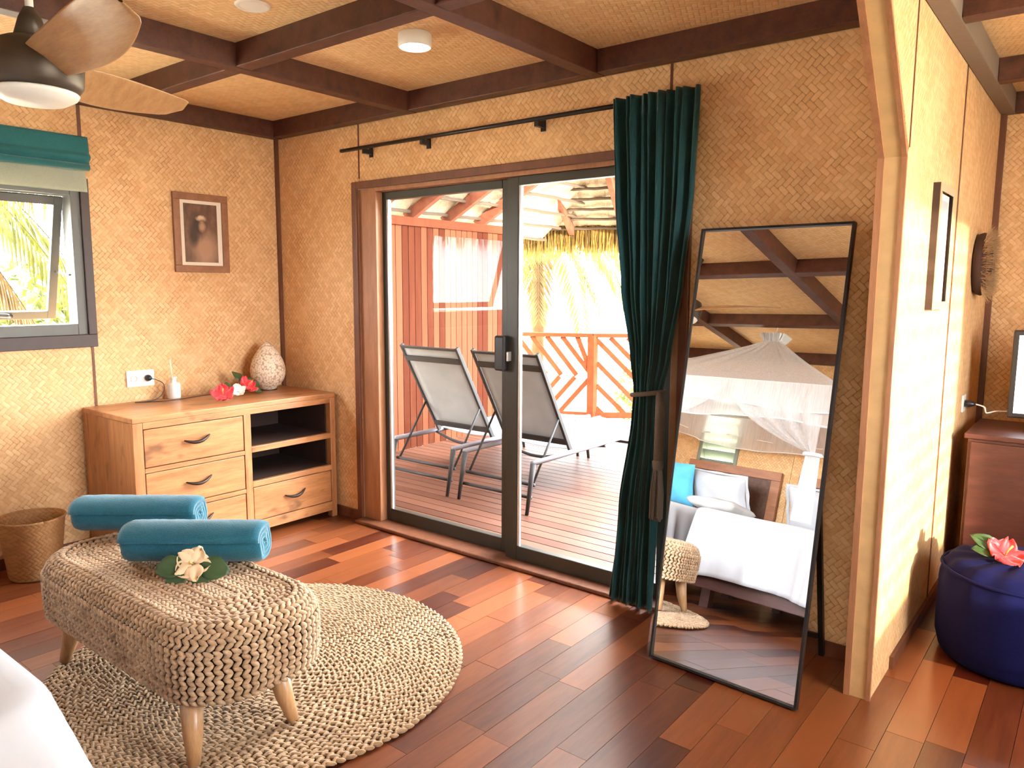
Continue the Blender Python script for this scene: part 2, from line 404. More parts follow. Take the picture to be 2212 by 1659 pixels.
H = 2.47      # underside of beams
HC = 2.575    # ceiling panels
YB = -4.5     # wall behind the beds
XP0, XP1 = 3.835, 3.92   # partition
YP = -0.265

# ------------------------------------------------------------------ floor, plank by plank
floor = boxes('floor', RUSHD, None, [(-0.1, 6.3, YB-0.1, 0.12, -0.12, -0.016), (XP0, 6.3, 0.12, 2.15, -0.12, -0.016)])
struct(floor, 'polished red-brown timber plank floor of the room', 'floor')
rest = MB(); PW = 0.118
cand = []
ix = 0; x = 0.0
while x < 6.25:
    rr = random.Random(100+ix); y = YB - rr.random()*0.7
    while y < 2.1:
        L = rr.choice((0.36, 0.45, 0.55, 0.65, 0.8, 0.95)); y1 = y+L
        a, b = max(y, YB), min(y1, 2.1)
        if x < XP0-0.03: b = min(b, 0.0)
        if b-a > 0.02:
            cand.append((x, a, b, rr.random()))
        y = y1
    x += PW; ix += 1
def seen(c):
    cx, cy = c[0]+PW/2, (c[1]+c[2])/2
    d = Vector((cx, cy, 0))-Vector((CX, CY, CZ)); dep = d.dot(fw)
    if dep < 0.5: return 1e9
    px = abs(d.dot(r2)/dep); py = d.dot(u2)/dep
    if px > 0.75 or abs(py) > 0.62 or (cx < 0.5 and cy > -1.35): return 1e8+dep
    return dep
cand.sort(key=seen)
for i, (px, a, b, tn) in enumerate(cand):
    m = MB() if i < 290 else rest
    m.tone = tn
    dz = (tn*7 % 1)*0.0008
    m.box(px+0.0008, px+PW-0.0008, a+0.0008, b-0.0008, -0.016, -0.0008+dz)
    if i < 290: m.build('plank', FLOORW, floor)
tag(rest.build('far_planks', FLOORW, floor), kind='stuff')

# ------------------------------------------------------------------ walls with matting panels
MYZ, MXZ, MXY = MATS['matting_yz'], MATS['matting_xz'], MATS['matting_xy']
CORE = plain('wall_core_board', (0.42, 0.26, 0.12), 0.7, 0, 0.1, 8)
WY0, WY1, WZ0, WZ1 = -2.50, -1.275, 1.225, 2.03      # window opening in the wall_left
wl = boxes('wall_left', CORE, None, [(-0.12, -0.012, YB-0.12, WY0, 0, HC+0.03), (-0.12, -0.012, WY1, 0.12, 0, HC+0.03), (-0.12, -0.012, WY0, WY1, 0, WZ0), (-0.12, -0.012, WY0, WY1, WZ1, HC+0.03)])
struct(wl, 'woven bamboo matting wall with the awning window and portrait', 'wall')
def panel(parent, mat, lst): return boxes('panel', mat, parent, lst)
e = 0.002
panel(wl, MYZ, [(-0.012, 0, -1.25+e, 0, 0, H)])
panel(wl, MYZ, [(-0.012, 0, WY1, -1.25-e, 0, H), (-0.012, 0, WY0, WY1, 0, WZ0), (-0.012, 0, WY0, WY1, WZ1, H)])
panel(wl, MYZ, [(-0.012, 0, YB, WY0, 0, H)])
DX0, DX1, DZ = 0.81, 3.0, 2.10
wb = boxes('wall_back', CORE, None, [(-0.012, DX0, 0.012, 0.12, 0, HC+0.03), (DX1, XP0, 0.012, 0.12, 0, HC+0.03), (DX0, DX1, 0.012, 0.12, DZ, HC+0.03)])
struct(wb, 'woven bamboo matting wall around the sliding glass door', 'wall')
panel(wb, MXZ, [(0, 0.834-e, 0, 0.012, DZ, H), (0, DX0, 0, 0.012, 0, DZ)])
panel(wb, MXZ, [(0.834+e, 2.909-e, 0, 0.012, DZ, H)])
panel(wb, MXZ, [(2.909+e, XP0, 0, 0.012, DZ, H), (DX1, XP0, 0, 0.012, 0, DZ)])
LX0, LX1, LZ0, LZ1 = 0.84, 1.28, 1.20, 2.12
wf = boxes('wall_front', CORE, None, [(-0.12, LX0, YB-0.12, YB-0.012, 0, HC+0.03), (LX1, 4.4, YB-0.12, YB-0.012, 0, HC+0.03), (5.25, 6.4, YB-0.12, YB-0.012, 0, HC+0.03), (4.4, 5.25, YB-0.12, YB-0.012, 0, 0.15), (4.4, 5.25, YB-0.12, YB-0.012, 2.3, HC+0.03), (LX0, LX1, YB-0.12, YB-0.012, 0, LZ0), (LX0, LX1, YB-0.12, YB-0.012, LZ1, HC+0.03)])
struct(wf, 'matting wall behind the beds, seen in the mirror', 'wall')
panel(wf, MXZ, [(0, LX0, YB-0.012, YB, 0, H), (LX0, LX1, YB-0.012, YB, 0, LZ0), (LX0, LX1, YB-0.012, YB, LZ1, H), (LX1, 1.83-e, YB-0.012, YB, 0, H)])
for a, b in ((1.83, 3.05), (3.05, 4.27)):
    panel(wf, MXZ, [(a+e, b-e, YB-0.012, YB, 0, H)])
panel(wf, MXZ, [(4.27+e, 4.4, YB-0.012, YB, 0, H), (5.25, 6.2, YB-0.012, YB, 0, H), (4.4, 5.25, YB-0.012, YB, 0, 0.15), (4.4, 5.25, YB-0.012, YB, 2.3, H)])
# partition with the chamfered head, seen edge-on
YL = 2.04
poly = [(YL+0.1, 0), (YL+0.1, HC), (-0.84, HC), (-0.73, H), (YP, 1.946), (YP, 0)]
wp = MB().prism(poly, 'x', XP0+0.008, XP1-0.006).build('wall_partition', CORE)
struct(wp, 'sunlit matting partition wall beside the mirror, edge towards the room', 'wall')
MB().prism([(0.80-e, 0.0), (0.80-e, H), (-0.24, H), (-0.24, 1.975), (YP, 1.946), (YP, 0)], 'x', XP1-0.006, XP1).build('panel', MYZ, wp)
MB().prism([(-0.246, H), (-0.73, H), (-0.246, 1.97)], 'x', XP1-0.006, XP1).build('panel', MYZ, wp)
MB().prism([(YL, 0.0), (YL, H), (0.80+e, H), (0.80+e, 0)], 'x', XP1-0.006, XP1).build('panel', MYZ, wp)
MB().prism([(0.0, 0.0), (0.0, H), (-0.73, H), (YP, 1.946), (YP, 0)], 'x', XP0, XP0+0.008).build('panel', MYZ, wp)
# end cap of the partition: matting strip between two thin battens
EDGEM = plain('matting_edge_strip', (0.60, 0.385, 0.18), 0.65, 0, 0.22, 16, bumpd=0.002)
cap = boxes('end_cap', EDGEM, wp, [(XP0+0.018, XP1-0.012, YP-0.008, YP, 0, 1.946)])
dv = Vector((0, -0.73-YP, H-1.946)).normalized(); nv = Vector((0, -dv.z, dv.y))*-1
if nv.y > 0: nv = -nv
def capseg(m, x0, x1, th):
    p0, p1 = Vector((0, YP, 1.946)), Vector((0, -0.73, H))
    m.add([(x0, p0.y, p0.z), (x1, p0.y, p0.z), (x1, p1.y, p1.z), (x0, p1.y, p1.z)] + [(xx, p.y+nv.y*th, p.z+nv.z*th) for xx, p in ((x0, p0), (x1, p0), (x1, p1), (x0, p1))],
          [(0,3,2,1),(4,5,6,7),(0,1,5,4),(1,2,6,5),(2,3,7,6),(3,0,4,7)])
m = MB(); capseg(m, XP0+0.018, XP1-0.012, 0.008); m.build('end_cap', EDGEM, wp)
for x0, x1 in ((XP0-0.004, XP0+0.018), (XP1-0.012, XP1+0.003)):
    m = MB(); m.box(x0, x1, YP-0.014, YP, 0, 1.946); capseg(m, x0, x1, 0.014); m.build('edge_batten', JAMB, wp)
# header over the opening and the stub on the bed side
hd = boxes('trim_1', BEAM, None, [(XP0, XP1, -4.5, -0.75, H, HC)]); struct(hd, 'dark beam over the opening between the two rooms', 'beam')
# living-room walls
wlv = boxes('wall_living', CORE, None, [(XP1, 6.3, YL+0.012, YL+0.12, 0, HC+0.03)]); struct(wlv, 'dim matting wall behind the television', 'wall')
panel(wlv, MXZ, [(XP1, 5.1, YL, YL+0.012, 0, H)]); panel(wlv, MXZ, [(5.104, 6.2, YL, YL+0.012, 0, H)])
RX = 6.2
GY0, GY1, GZ0, GZ1 = -1.72, -0.22, 0.85, 2.44
wr = boxes('wall_right', CORE, None, [(RX, RX+0.1, YB-0.1, GY0, 0, HC+0.03), (RX, RX+0.1, GY1, YL+0.1, 0, HC+0.03), (RX, RX+0.1, GY0, GY1, GZ1, HC+0.03), (RX, RX+0.1, GY0, GY1, 0, GZ0)])
struct(wr, 'living-room wall with the wide window, outside the photograph', 'wall')
# battens over seams, corner strips, skirting
def trim(n, label, lst, mat=TRIM):
    struct(boxes('trim_%d' % n, mat, None, lst), label, 'trim')
trim(2, 'dark vertical strip in the corner behind the egg lamp', [(0, 0.022, -0.022, 0, 0, H)])
trim(3, 'thin batten on the wall above and below the awning window', [(0, 0.005, -1.262, -1.244, WZ1+0.27, H), (0, 0.005, -1.262, -1.252, 0.0, WZ0-0.02)])
trim(4, 'thin batten rising from the door frame corner to the ceiling beam', [(0.829, 0.839, -0.004, 0, DZ+0.05, H)])
trim(5, 'thin batten above the curtain', [(2.903, 2.915, -0.004, 0, DZ+0.05, H)])
trim(6, 'dark vertical strip in the far living-room corner', [(XP1, XP1+0.03, YL-0.03, YL, 0, H)])
trim(7, 'dark vertical seam strips on the sunlit partition', [(XP1, XP1+0.004, 0.792, 0.806, 0, H), (XP1, XP1+0.003, -0.249, -0.24, 1.975, H)])
struct(boxes('baseboard_left', TRIM, None, [(0, 0.014, YB, 0, 0, 0.06)]), 'low dark skirting under the window wall', 'baseboard')
struct(boxes('baseboard_back', TRIM, None, [(0.014, DX0, -0.014, 0, 0, 0.06), (DX1, XP0, -0.014, 0, 0, 0.06)]), 'low dark skirting beside the glass door', 'baseboard')
struct(boxes('baseboard_partition', TRIM, None, [(XP1, XP1+0.014, YP+0.3, YL, 0, 0.05)]), 'low skirting along the sunlit partition', 'baseboard')

# ------------------------------------------------------------------ ceiling
ceil = boxes('ceiling', CORE, None, [(-0.1, 6.3, YB-0.1, 0.1, HC+0.012, HC+0.05), (XP0, 6.3, 0.1, 2.15, HC+0.012, HC+0.05)])
struct(ceil, 'woven matting ceiling divided by dark timber beams', 'ceiling')
BXS = [(0.0, 0.07), (1.257, 1.335), (2.49, 2.568), (XP0-0.075, XP0)]
BYS = [(-0.07, 0.0), (-1.128, -1.05), (-2.30, -2.222), (-3.40, -3.322), (YB, YB+0.07)]
for i in range(3):
    for j in range(4):
        panel(ceil, MXY, [(BXS[i][1]-0.01, BXS[i+1][0]+0.01, BYS[j+1][1]-0.01, BYS[j][0]+0.01, HC, HC+0.012)])
for (a, b) in BXS: boxes('beam', BEAM, ceil, [(a, b, YB, 0, H, HC+0.01)], bevel=0.004)
for (a, b) in BYS:
    for i in range(3):
        boxes('beam', BEAM, ceil, [(BXS[i][1], BXS[i+1][0], a, b, H+0.002, HC+0.01)], bevel=0.004)
LBY = [0.12, 1.18, 1.96]
boxes('beam', plain('grey_beam_paint', (0.20, 0.15, 0.12), 0.6), ceil, [(XP1, XP1+0.07, -0.7, YL, H, HC+0.01)], bevel=0.004)
for yy in LBY: boxes('beam', BEAM, ceil, [(XP1+0.07, RX, yy, yy+0.08, H, HC+0.01)], bevel=0.004)
for a, b in ((YB, 0.12), (0.2, 1.18), (1.26, 1.96)):
    panel(ceil, MXY, [(XP1, RX, a, b, HC, HC+0.012)])

# ------------------------------------------------------------------ sliding door
d1 = boxes('door_1', TRIM, None, [(DX0-0.03, DX0+0.012, -0.022, 0.0, 0, DZ+0.03), (DX0+0.012, DX1+0.02, -0.022, 0, DZ-0.012, DZ+0.03), (DX1-0.012, DX1+0.03, -0.022, 0, 0, DZ+0.03)], bevel=0.003)
struct(d1, 'grey aluminium sliding glass door onto the deck', 'door')
boxes('jamb', JAMB, d1, [(DX0, 0.965, 0.01, 0.12, 0, DZ-0.012), ], bevel=0.004)
boxes('jamb', JAMB, d1, [(2.945, DX1, 0.0, 0.12, 0, DZ-0.012)], bevel=0.004)
boxes('head', JAMB, d1, [(0.965, 2.945, 0.0, 0.12, DZ-0.035, DZ-0.012)], bevel=0.003)
boxes('sill', TRIM, d1, [(DX0, DX1, -0.075, 0.13, 0.0, 0.022)], bevel=0.006)
SB, ST = 0.10, 2.02
def sash(x0, x1, y, lw, rw):
    f = boxes('sash_frame', ALU, d1, [(x0, x0+lw, y, y+0.045, 0.022, DZ-0.035), (x1-rw, x1, y, y+0.045, 0.022, DZ-0.035), (x0+lw, x1-rw, y, y+0.045, 0.022, SB), (x0+lw, x1-rw, y, y+0.045, ST, DZ-0.035)], bevel=0.003)
    boxes('glass_pane', GLASS, f, [(x0+lw-0.004, x1-rw+0.004, y+0.018, y+0.022, SB-0.004, ST+0.004)])
    boxes('glazing_bead', ALUB, f, [(x0+lw, x0+lw+0.016, y+0.005, y+0.018, SB, ST)])
    return f
s1 = sash(0.965, 1.985, 0.062, 0.034, 0.078)
s2 = sash(1.915+0.064, 2.945, 0.012, 0.075, 0.05)
hb = boxes('handle', BLKP, s2, [(1.925, 1.995, -0.030, 0.014, 1.055, 1.245)], bevel=0.012)
boxes('latch', ALUB, s2, [(2.0, 2.012, -0.016, 0.014, 1.11, 1.16)], bevel=0.002)

# ------------------------------------------------------------------ window with open awning sash
w1 = boxes('window_1', WTRIM, None, [(0, 0.018, WY0-0.055, WY1+0.045, WZ0-0.07, WZ0), (0, 0.018, WY0-0.055, WY1+0.045, WZ1, WZ1+0.05), (0, 0.018, WY0-0.055, WY0, WZ0, WZ1), (0, 0.018, WY1, WY1+0.045, WZ0, WZ1)], bevel=0.003)
struct(w1, 'dark framed awning window with its sash pushed open', 'window')
boxes('window_frame', WFRAME, w1, [(-0.11, 0.004, WY1-0.05, WY1, WZ0, WZ1), (-0.11, 0.004, WY0, WY0+0.05, WZ0, WZ1), (-0.11, 0.004, WY0+0.05, WY1-0.05, WZ0, WZ0+0.06), (-0.11, 0.004, WY0+0.05, WY1-0.05, WZ1-0.045, WZ1)], bevel=0.003)
sy0, sy1, sh = -2.45+0.005, WY1-0.055, 0.70
mt = Matrix.Translation((-0.085, 0, WZ1-0.05)) @ Matrix.Rotation(math.radians(17), 4, 'Y')
m = MB()
m.box(-0.015, 0.015, sy1-0.045, sy1, -sh, 0, mt); m.box(-0.015, 0.015, sy0, sy0+0.045, -sh, 0, mt); m.box(-0.015, 0.015, sy0+0.045, sy1-0.045, -sh, -sh+0.045, mt); m.box(-0.015, 0.015, sy0+0.045, sy1-0.045, -0.045, 0, mt)
sa = m.build('sash_frame', WFRAME, w1, bevel=0.003)
m = MB(); m.box(-0.003, 0.003, sy0+0.043, sy1-0.043, -sh+0.043, -0.043, mt); m.build('glass_pane', GLASS, sa)
hp = mt @ Vector((0.02, sy1-0.02, -0.42))
MB().tube([hp, (-0.05, WY1-0.055, WZ0+0.33)], 0.005, 6).build('stay_arm', BLKP, w1)
hq = mt @ Vector((0.012, -1.62, -sh+0.02))
MB().tube([hq+Vector((0.0, 0.06, 0)), hq+Vector((0.03, 0.03, 0.005)), hq+Vector((0.035, -0.05, 0.01)), hq+Vector((0.03, -0.14, 0.0))], [0.012, 0.012, 0.009, 0.007], 8).build('handle', BLKP, w1, True)

# ------------------------------------------------------------------ louvre window behind the beds
w2 = boxes('window_2', plain('louvre_frame', (0.20, 0.22, 0.17), 0.5), None, [(LX0, LX0+0.04, YB-0.10, YB+0.012, LZ0, LZ1), (LX1-0.04, LX1, YB-0.10, YB+0.012, LZ0, LZ1), (LX0, LX1, YB-0.10, YB+0.012, LZ0, LZ0+0.04), (LX0, LX1, YB-0.10, YB+0.012, LZ1-0.04, LZ1)], bevel=0.003)
struct(w2, 'narrow grey-green louvre window seen in the mirror', 'window')
LV = plain('louvre_slat_green', (0.27, 0.31, 0.24), 0.4)
z = LZ0+0.10
while z < LZ1-0.06:
    mt = Matrix.Translation((0, YB-0.05, z)) @ Matrix.Rotation(math.radians(58), 4, 'X')
    m = MB(); m.box(LX0+0.04, LX1-0.04, -0.055, 0.055, -0.004, 0.004, mt); m.build('slat', LV, w2); z += 0.105
# living-room window (outside the frame): mullions and a few louvre blades make the banded light
w3 = boxes('window_3', WTRIM, None, [(RX-0.01, RX+0.1, GY0-0.04, GY0, GZ0, GZ1), (RX-0.01, RX+0.1, GY1, GY1+0.04, GZ0, GZ1), (RX-0.01, RX+0.1, GY0-0.04, GY1+0.04, GZ1, GZ1+0.04), (RX-0.01, RX+0.1, GY0-0.04, GY1+0.04, GZ0-0.04, GZ0), ])
struct(w3, 'wide living-room window outside the photograph', 'window')
z = GZ0+0.06
while z < GZ1-0.03:
    m = MB(); m.box(RX+0.0, RX+0.04, GY0, GY1, -0.005, 0.005, Matrix.Translation((0, 0, z))); m.build('slat', LV, w3); z += 0.105
boxes('glass_pane', GLASS, w3, [(RX+0.048, RX+0.052, GY0, GY1, GZ0, GZ1)])

w4 = boxes('window_4_fill', WTRIM, None, [(4.36, 4.4, YB-0.1, YB+0.012, 0.11, 2.34), (5.25, 5.29, YB-0.1, YB+0.012, 0.11, 2.34), (4.4, 5.25, YB-0.1, YB+0.012, 0.11, 0.15), (4.4, 5.25, YB-0.1, YB+0.012, 2.3, 2.34)])  # added unseen window, lets frontal fill light into the room
struct(w4, 'unseen rear window added behind the camera for fill, with a diffusing sheet', 'window')
boxes('glass_pane', GLASS, w4, [(4.4, 5.25, YB-0.09, YB-0.086, 0.15, 2.3)])
def shb(u, v): return (4.4+0.85*u, YB-0.04+0.012*math.sin(u*60), 0.15+2.15*v)
MB().grid(shb, 160, 2).build('fill_diffuser', SHEER, w4, True)  # added sheet spreads the sun into soft fill

# ------------------------------------------------------------------ outside: ground, deck, roof
g = MB(); g.box(-80, 60, -60, 90, -1.3, -1.1); struct(g.build('ground', DIRT), 'pale sandy ground beyond the deck', 'ground')
ZD = -0.03
deck = boxes('deck', RUSHD, None, [(-0.62, 6.2, 2.2, 3.8, -0.2, -0.1), (-0.62, 3.8, 0.14, 2.2, -0.2, -0.1)])
struct(deck, 'outdoor timber deck behind the glass door', 'deck')
def deck_x0(y):
    if y < 3.9: return -0.65
    if y < 4.25: return -1.0+(y-3.9)*(0.85/0.35)
    return -0.15+(y-4.25)*1.2
y = 0.135; k = 0
while y < 5.6:
    rr = random.Random(900+k)
    m = MB(); m.tone = 0.25+0.6*rr.random()
    x1 = XP0-0.02 if y < 2.2 else 6.2
    m.box(deck_x0(y+0.05), x1, y, y+0.090, ZD-0.03, ZD+0.0006*rr.random())
    m.build('board', DECKW, deck); y += 0.098; k += 1
cl = boxes('wall_deck', REDW, None, [(-0.71, -0.62, 0.13, 3.3, 2.055, 2.135), (-0.70, -0.67, 0.13, 3.3, 0.25, 0.31)], bevel=0.003)
struct(cl, 'red timber screen of vertical boards at the side of the deck', 'wall')
y = 0.135; k = 0
while y < 3.26:
    rr = random.Random(333+k); m = MB(); m.tone = rr.random()
    m.box(-0.668+0.003*rr.random(), -0.645, y, y+0.075, ZD, 2.06); m.build('board', REDW, cl, bevel=0.002); y += 0.081; k += 1
# thatched deck roof
TS = 0.50
E0 = Vector((-0.63, 4.5, 2.16)); ED = Vector((0.93, 0.37, 0)).normalized(); EN = Vector((0.37, -0.93, 0)).normalized()
roof = boxes('roof_deck', RAFT, None, [(-0.60, XP0, 0.9, 0.98, 2.28, 2.40)], bevel=0.004)
struct(roof, 'thatched deck roof on red timber rafters', 'roof')
def rafter(a, b): MB().bar(a, b, 0.06, 0.10).build('rafter', RAFT, roof, bevel=0.003)
for t in (-0.7, 0.0, 0.62, 1.25):
    a = E0 + ED*t; b = a + EN*2.6 + Vector((0, 0, 2.6*0.42)); rafter(a, b)
for yy in (0.5, 0.95, 1.42, 1.89, 2.39, 2.88):
    rafter((-0.72, yy, 2.13), (1.2, yy+0.25, 2.13+1.92*0.6))
def thatch_course(fa, fb, k, n=60):
    rr = random.Random(50+k)
    ph = rr.random()*6
    def fn(u, v):
        a = fa(u); b = fb(u); p = a.lerp(b, v)
        p.z += 0.012*math.sin(u*40+ph)*(1-v) + 0.02*rr.random()
        return tuple(p)
    m = MB().grid(fn, n, 3); m.build('thatch_course', THATCH, roof, solid=0.03)
def batten(f, k):
    rr = random.Random(70+k)
    pts = [f(i/24)+Vector((0, 0, -0.015+0.012*rr.random())) for i in range(25)]
    MB().tube(pts, 0.017, 6).build('batten', THATCHD, roof)
for k in range(10):
    d0, d1_ = k*0.21-0.05, k*0.21+0.26
    def fa(u, d=d0): 
        return E0+ED*(-1.4+u*2.75)+EN*d+Vector((0, 0, 0.07+d*0.42))
    def fb(u, d=d1_):
        return E0+ED*(-1.4+u*2.75)+EN*d+Vector((0, 0, 0.12+d*0.42))
    thatch_course(fa, fb, k); batten(lambda u, d=d0: E0+ED*(-1.4+u*2.75)+EN*(d+0.05)+Vector((0, 0, 0.062+d*0.42)), k)
for k in range(10):
    d0, d1_ = k*0.21-0.2, k*0.21+0.11
    def fa(u, d=d0): return Vector((-0.72+d, -0.1+u*4.4, 2.20+d*0.6))
    def fb(u, d=d1_): return Vector((-0.72+d, -0.1+u*4.4, 2.25+d*0.6))
    thatch_course(fa, fb, 20+k); batten(lambda u, d=d0: Vector((-0.67+d, -0.1+u*4.4, 2.19+d*0.6)), 20+k)
def strands(name, line, n, l0, l1, mat, label, rnd=5, spread=0.07, outv=Vector((-0.37, 0.93, 0))):
    rr = random.Random(rnd); m = MB()
    for i in range(n):
        p = line(rr.random()) + outv*(rr.random()*spread)
        L = l0+(l1-l0)*rr.random(); wdt = 0.004+0.008*rr.random(); th = rr.random()*PI
        sway = Vector((rr.uniform(-.05, .05), rr.uniform(-.05, .05), 0))
        c, s_ = math.cos(th)*wdt, math.sin(th)*wdt
        q0 = p; q1 = p+Vector((0, 0, -L*0.5))+sway*0.4; q2 = p+Vector((0, 0, -L))+sway
        m.add([q0+Vector((c, s_, 0)), q0-Vector((c, s_, 0)), q1+Vector((c, s_, 0)), q1-Vector((c, s_, 0)), q2], [(0, 1, 3, 2), (2, 3, 4)])
    return tag(m.build(name, mat), label, 'thatch', kind='stuff')
strands('thatch_fringe', lambda u: E0+ED*(-1.4+u*2.75)+Vector((0, 0, 0.07)), 2200, 0.20, 0.46, FRINGE, 'yellow thatch fringe hanging from the deck roof eave')
strands('thatch_fringe', lambda u: Vector((-0.95, -3.4+u*2.9, 2.36)), 700, 0.25, 0.55, FRINGE, 'brown thatch fringe hanging outside the awning window', 9, 0.1, Vector((-1, 0, 0)))

hr = MB().prism([(-5.2, 2.55), (0.45, 2.55), (-2.3, 4.4)], 'x', -0.5, 7.0).build('roof_sun_block', THATCH)  # unseen roof, put over the house to keep sun off the deck
struct(hr, 'unseen high thatched roof added over the rooms to block the sun', 'roof')
for v in hr.data.vertices: v.co.z += 0.1
# railing round the deck
rail = empty('deck_railing', (-0.15, 4.25, ZD), label='red timber railing with diagonal slats at the deck edge', cat='railing')
O = Vector((-0.15, 4.25, ZD))
def lb(a, b): return lambda: None
def rbar(name, a, b, wd, ht, upv=(0, 0, 1)):
    return MB().bar(Vector(a)-O, Vector(b)-O, wd, ht, upv).build(name, RAILW, rail, bevel=0.003)
A = Vector((-1.35, 3.70, ZD)); B = O; D = Vector((1.75, 5.83, ZD))
m = MB(); m.box(-0.045, 0.045, -0.045, 0.045, 0, 0.985); m.build('post', RAILW, rail, bevel=0.004)
for P_ in (A, D):
    m = MB(); q = P_-O; m.box(q.x-0.045, q.x+0.045, q.y-0.045, q.y+0.045, 0, 0.985); m.build('post', RAILW, rail, bevel=0.004)
zt, zb = Vector((0, 0, 0.985)), Vector((0, 0, 0.06))
for a, b in ((A, B), (B, D)):
    rbar('top_rail', a+zt, b+zt, 0.07, 0.045); rbar('bottom_rail', a+zb, b+zb, 0.05, 0.07)
def slats(a, b, segs):
    for (u0, z0, u1, z1) in segs:
        p, q = a.lerp(b, u0)+Vector((0, 0, z0)), a.lerp(b, u1)+Vector((0, 0, z1))
        nrm = (b-a).cross(Vector((0, 0, 1))).normalized()
        rbar('slat', p, q, 0.055, 0.022, nrm)
L1 = (B-A).length; L2 = (D-B).length
seg = []
for k in range(6):
    u = 1-(0.18+0.18*k)/L1*1.0
    if u > 0.0: seg.append((u, 0.97, min(1, u+0.36/L1), 0.52))
for k in range(6):
    u = 1-(0.02+0.18*k)/L1
    seg.append((max(0, u-0.36/L1), 0.08, u, 0.50))
slats(A, B, seg)
seg = []
for k in range(4): seg.append((0.02, 0.93-0.26*k, min(1, 0.02+(0.86-0.26*k)/L2), 0.07))
for k in range(9):
    seg.append(((0.20+0.2*k)/L2, 0.96, min(1, (0.20+0.2*k+0.88)/L2), 0.08))
for k in range(4): seg.append(((0.50+0.3*k)/L2, 0.72, (0.72+0.3*k)/L2, 0.95))
slats(B, D, seg)

# ------------------------------------------------------------------ plants outside
def frond(parent, base, az, L, rise, droop, leaf, mat, n=46, rnd=1, name='frond'):
    rr = random.Random(rnd); m = MB(); pts = []
    hd_ = Vector((math.cos(az), math.sin(az), 0)); side = Vector((-math.sin(az), math.cos(az), 0))
    for i in range(n+1):
        t = i/n; pts.append(Vector(base)+hd_*(L*(t-0.25*droop*t*t*0.6)) + Vector((0, 0, L*(rise*t-droop*t*t))))
    m.tube(pts, [0.014*(1-0.85*i/n) for i in range(n+1)], 5)
    for i in range(5, n+1):
        t = i/n; p = pts[i]; d = (pts[i]-pts[i-1]).normalized()
        ll = leaf*(0.55+0.9*math.sin(PI*min(1, t*0.9+0.08)))*(0.85+0.3*rr.random())
        for s_ in (-1, 1):
            dirv = (d*0.75+side*s_*0.8+Vector((0, 0, -0.45-0.3*rr.random()))).normalized()
            tip = p+dirv*ll+Vector((0, 0, -0.25*ll*ll)); mid = p+dirv*ll*0.5
            wv = d.cross(dirv).cross(dirv).normalized()*0.016
            m.add([p, mid+wv, tip, mid-wv], [(0, 1, 2, 3)])
    return m.build(name, mat, parent)
pt = empty('palm_tree', (-2.75, 6.6, -1.1), label='palm tree with drooping yellow-green fronds behind the railing', cat='tree')
MB().tube([(0, 0, 0), (0.06, 0.05, 2.0), (0.05, 0, 3.9)], [0.14, 0.11, 0.08], 10).build('trunk', PALMB, pt, True)
for i, (az, L, rise, droop, mt_) in enumerate(((0.66, 2.3, 0.15, 0.95, PALM), (0.15, 2.0, 0.1, 1.05, PALM), (-0.5, 1.9, 0.1, 1.1, PALM), (1.1, 2.4, 0.25, 0.9, PALM), (0.9, 1.8, -0.2, 0.7, PALM), (-1.2, 1.8, 0.1, 1.1, PALM), (2.2, 2.2, 0.3, 1, PALM), (3.4, 2.2, 0.3, 1, PALM), (-2.4, 2.0, 0.2, 1, PALM), (-0.9, 1.3, -0.4, 0.9, PALMB), (0.4, 1.2, -0.6, 0.8, PALM))):
    frond(pt, (0.05, 0, 3.85), az, L, rise, droop, 0.40, mt_, rnd=i+3)
def shrub(name, c, r, n, mat, label, rnd=1, sz=0.07, sq=(1, 1, 1)):
    rr = random.Random(rnd); t = empty(name, (c[0], c[1], c[2]-r*sq[2]), label=label, cat='shrub'); m = MB()
    for i in range(n):
        v = Vector((rr.gauss(0, 1), rr.gauss(0, 1), rr.gauss(0, 1))).normalized()*r*(0.55+0.45*rr.random()**0.5)
        v = Vector((v.x*sq[0], v.y*sq[1], v.z*sq[2]))+Vector((0, 0, r*sq[2]))
        a = Vector((rr.gauss(0, 1), rr.gauss(0, 1), rr.gauss(0, 1))).normalized()*sz; b = a.cross(Vector((rr.gauss(0, 1), rr.gauss(0, 1), 1))).normalized()*sz*0.4
        m.add([v-a, v+b, v+a, v-b], [(0, 1, 2, 3)])
    m.build('foliage', mat, t)
    MB().tube([(0, 0, -0.02), (0.02, 0, r*0.6*sq[2]), (0, 0.03, r*sq[2])], [0.05, 0.04, 0.02], 7).build('stem', PALMB, t)
    return t
shrub('garden_shrub', (0.5, 7.0, -0.25), 0.85, 1500, HEDGE, 'sunlit yellow-green shrub showing through the right-hand railing', 4, 0.07, (2.0, 0.8, 1.0))
shrub('garden_shrub', (-1.5, 8.6, -0.35), 0.75, 900, HEDGE, 'low shrub seen through the railing beside the lounger back', 5, 0.07, (1.2, 0.8, 1))
shrub('garden_shrub', (-6.0, 0.6, 0.35), 1.45, 1800, HEDGE, 'yellow-green bush outside the awning window', 6, 0.10, (0.9, 1.1, 1.0))
shrub('garden_shrub', (-3.3, -0.35, 0.80), 0.60, 1100, HEDGE, 'small bright shrub low behind the awning sash', 8, 0.06, (1.0, 1.2, 1.0))
pt2 = empty('palm_tree', (-2.9, -1.75, -1.1), label='palm outside the awning window with hanging brown and green fronds', cat='tree')
MB().tube([(0, 0, 0), (0.05, 0.05, 2.0), (0.1, 0.1, 3.7)], [0.14, 0.11, 0.08], 10).build('trunk', PALMB, pt2, True)
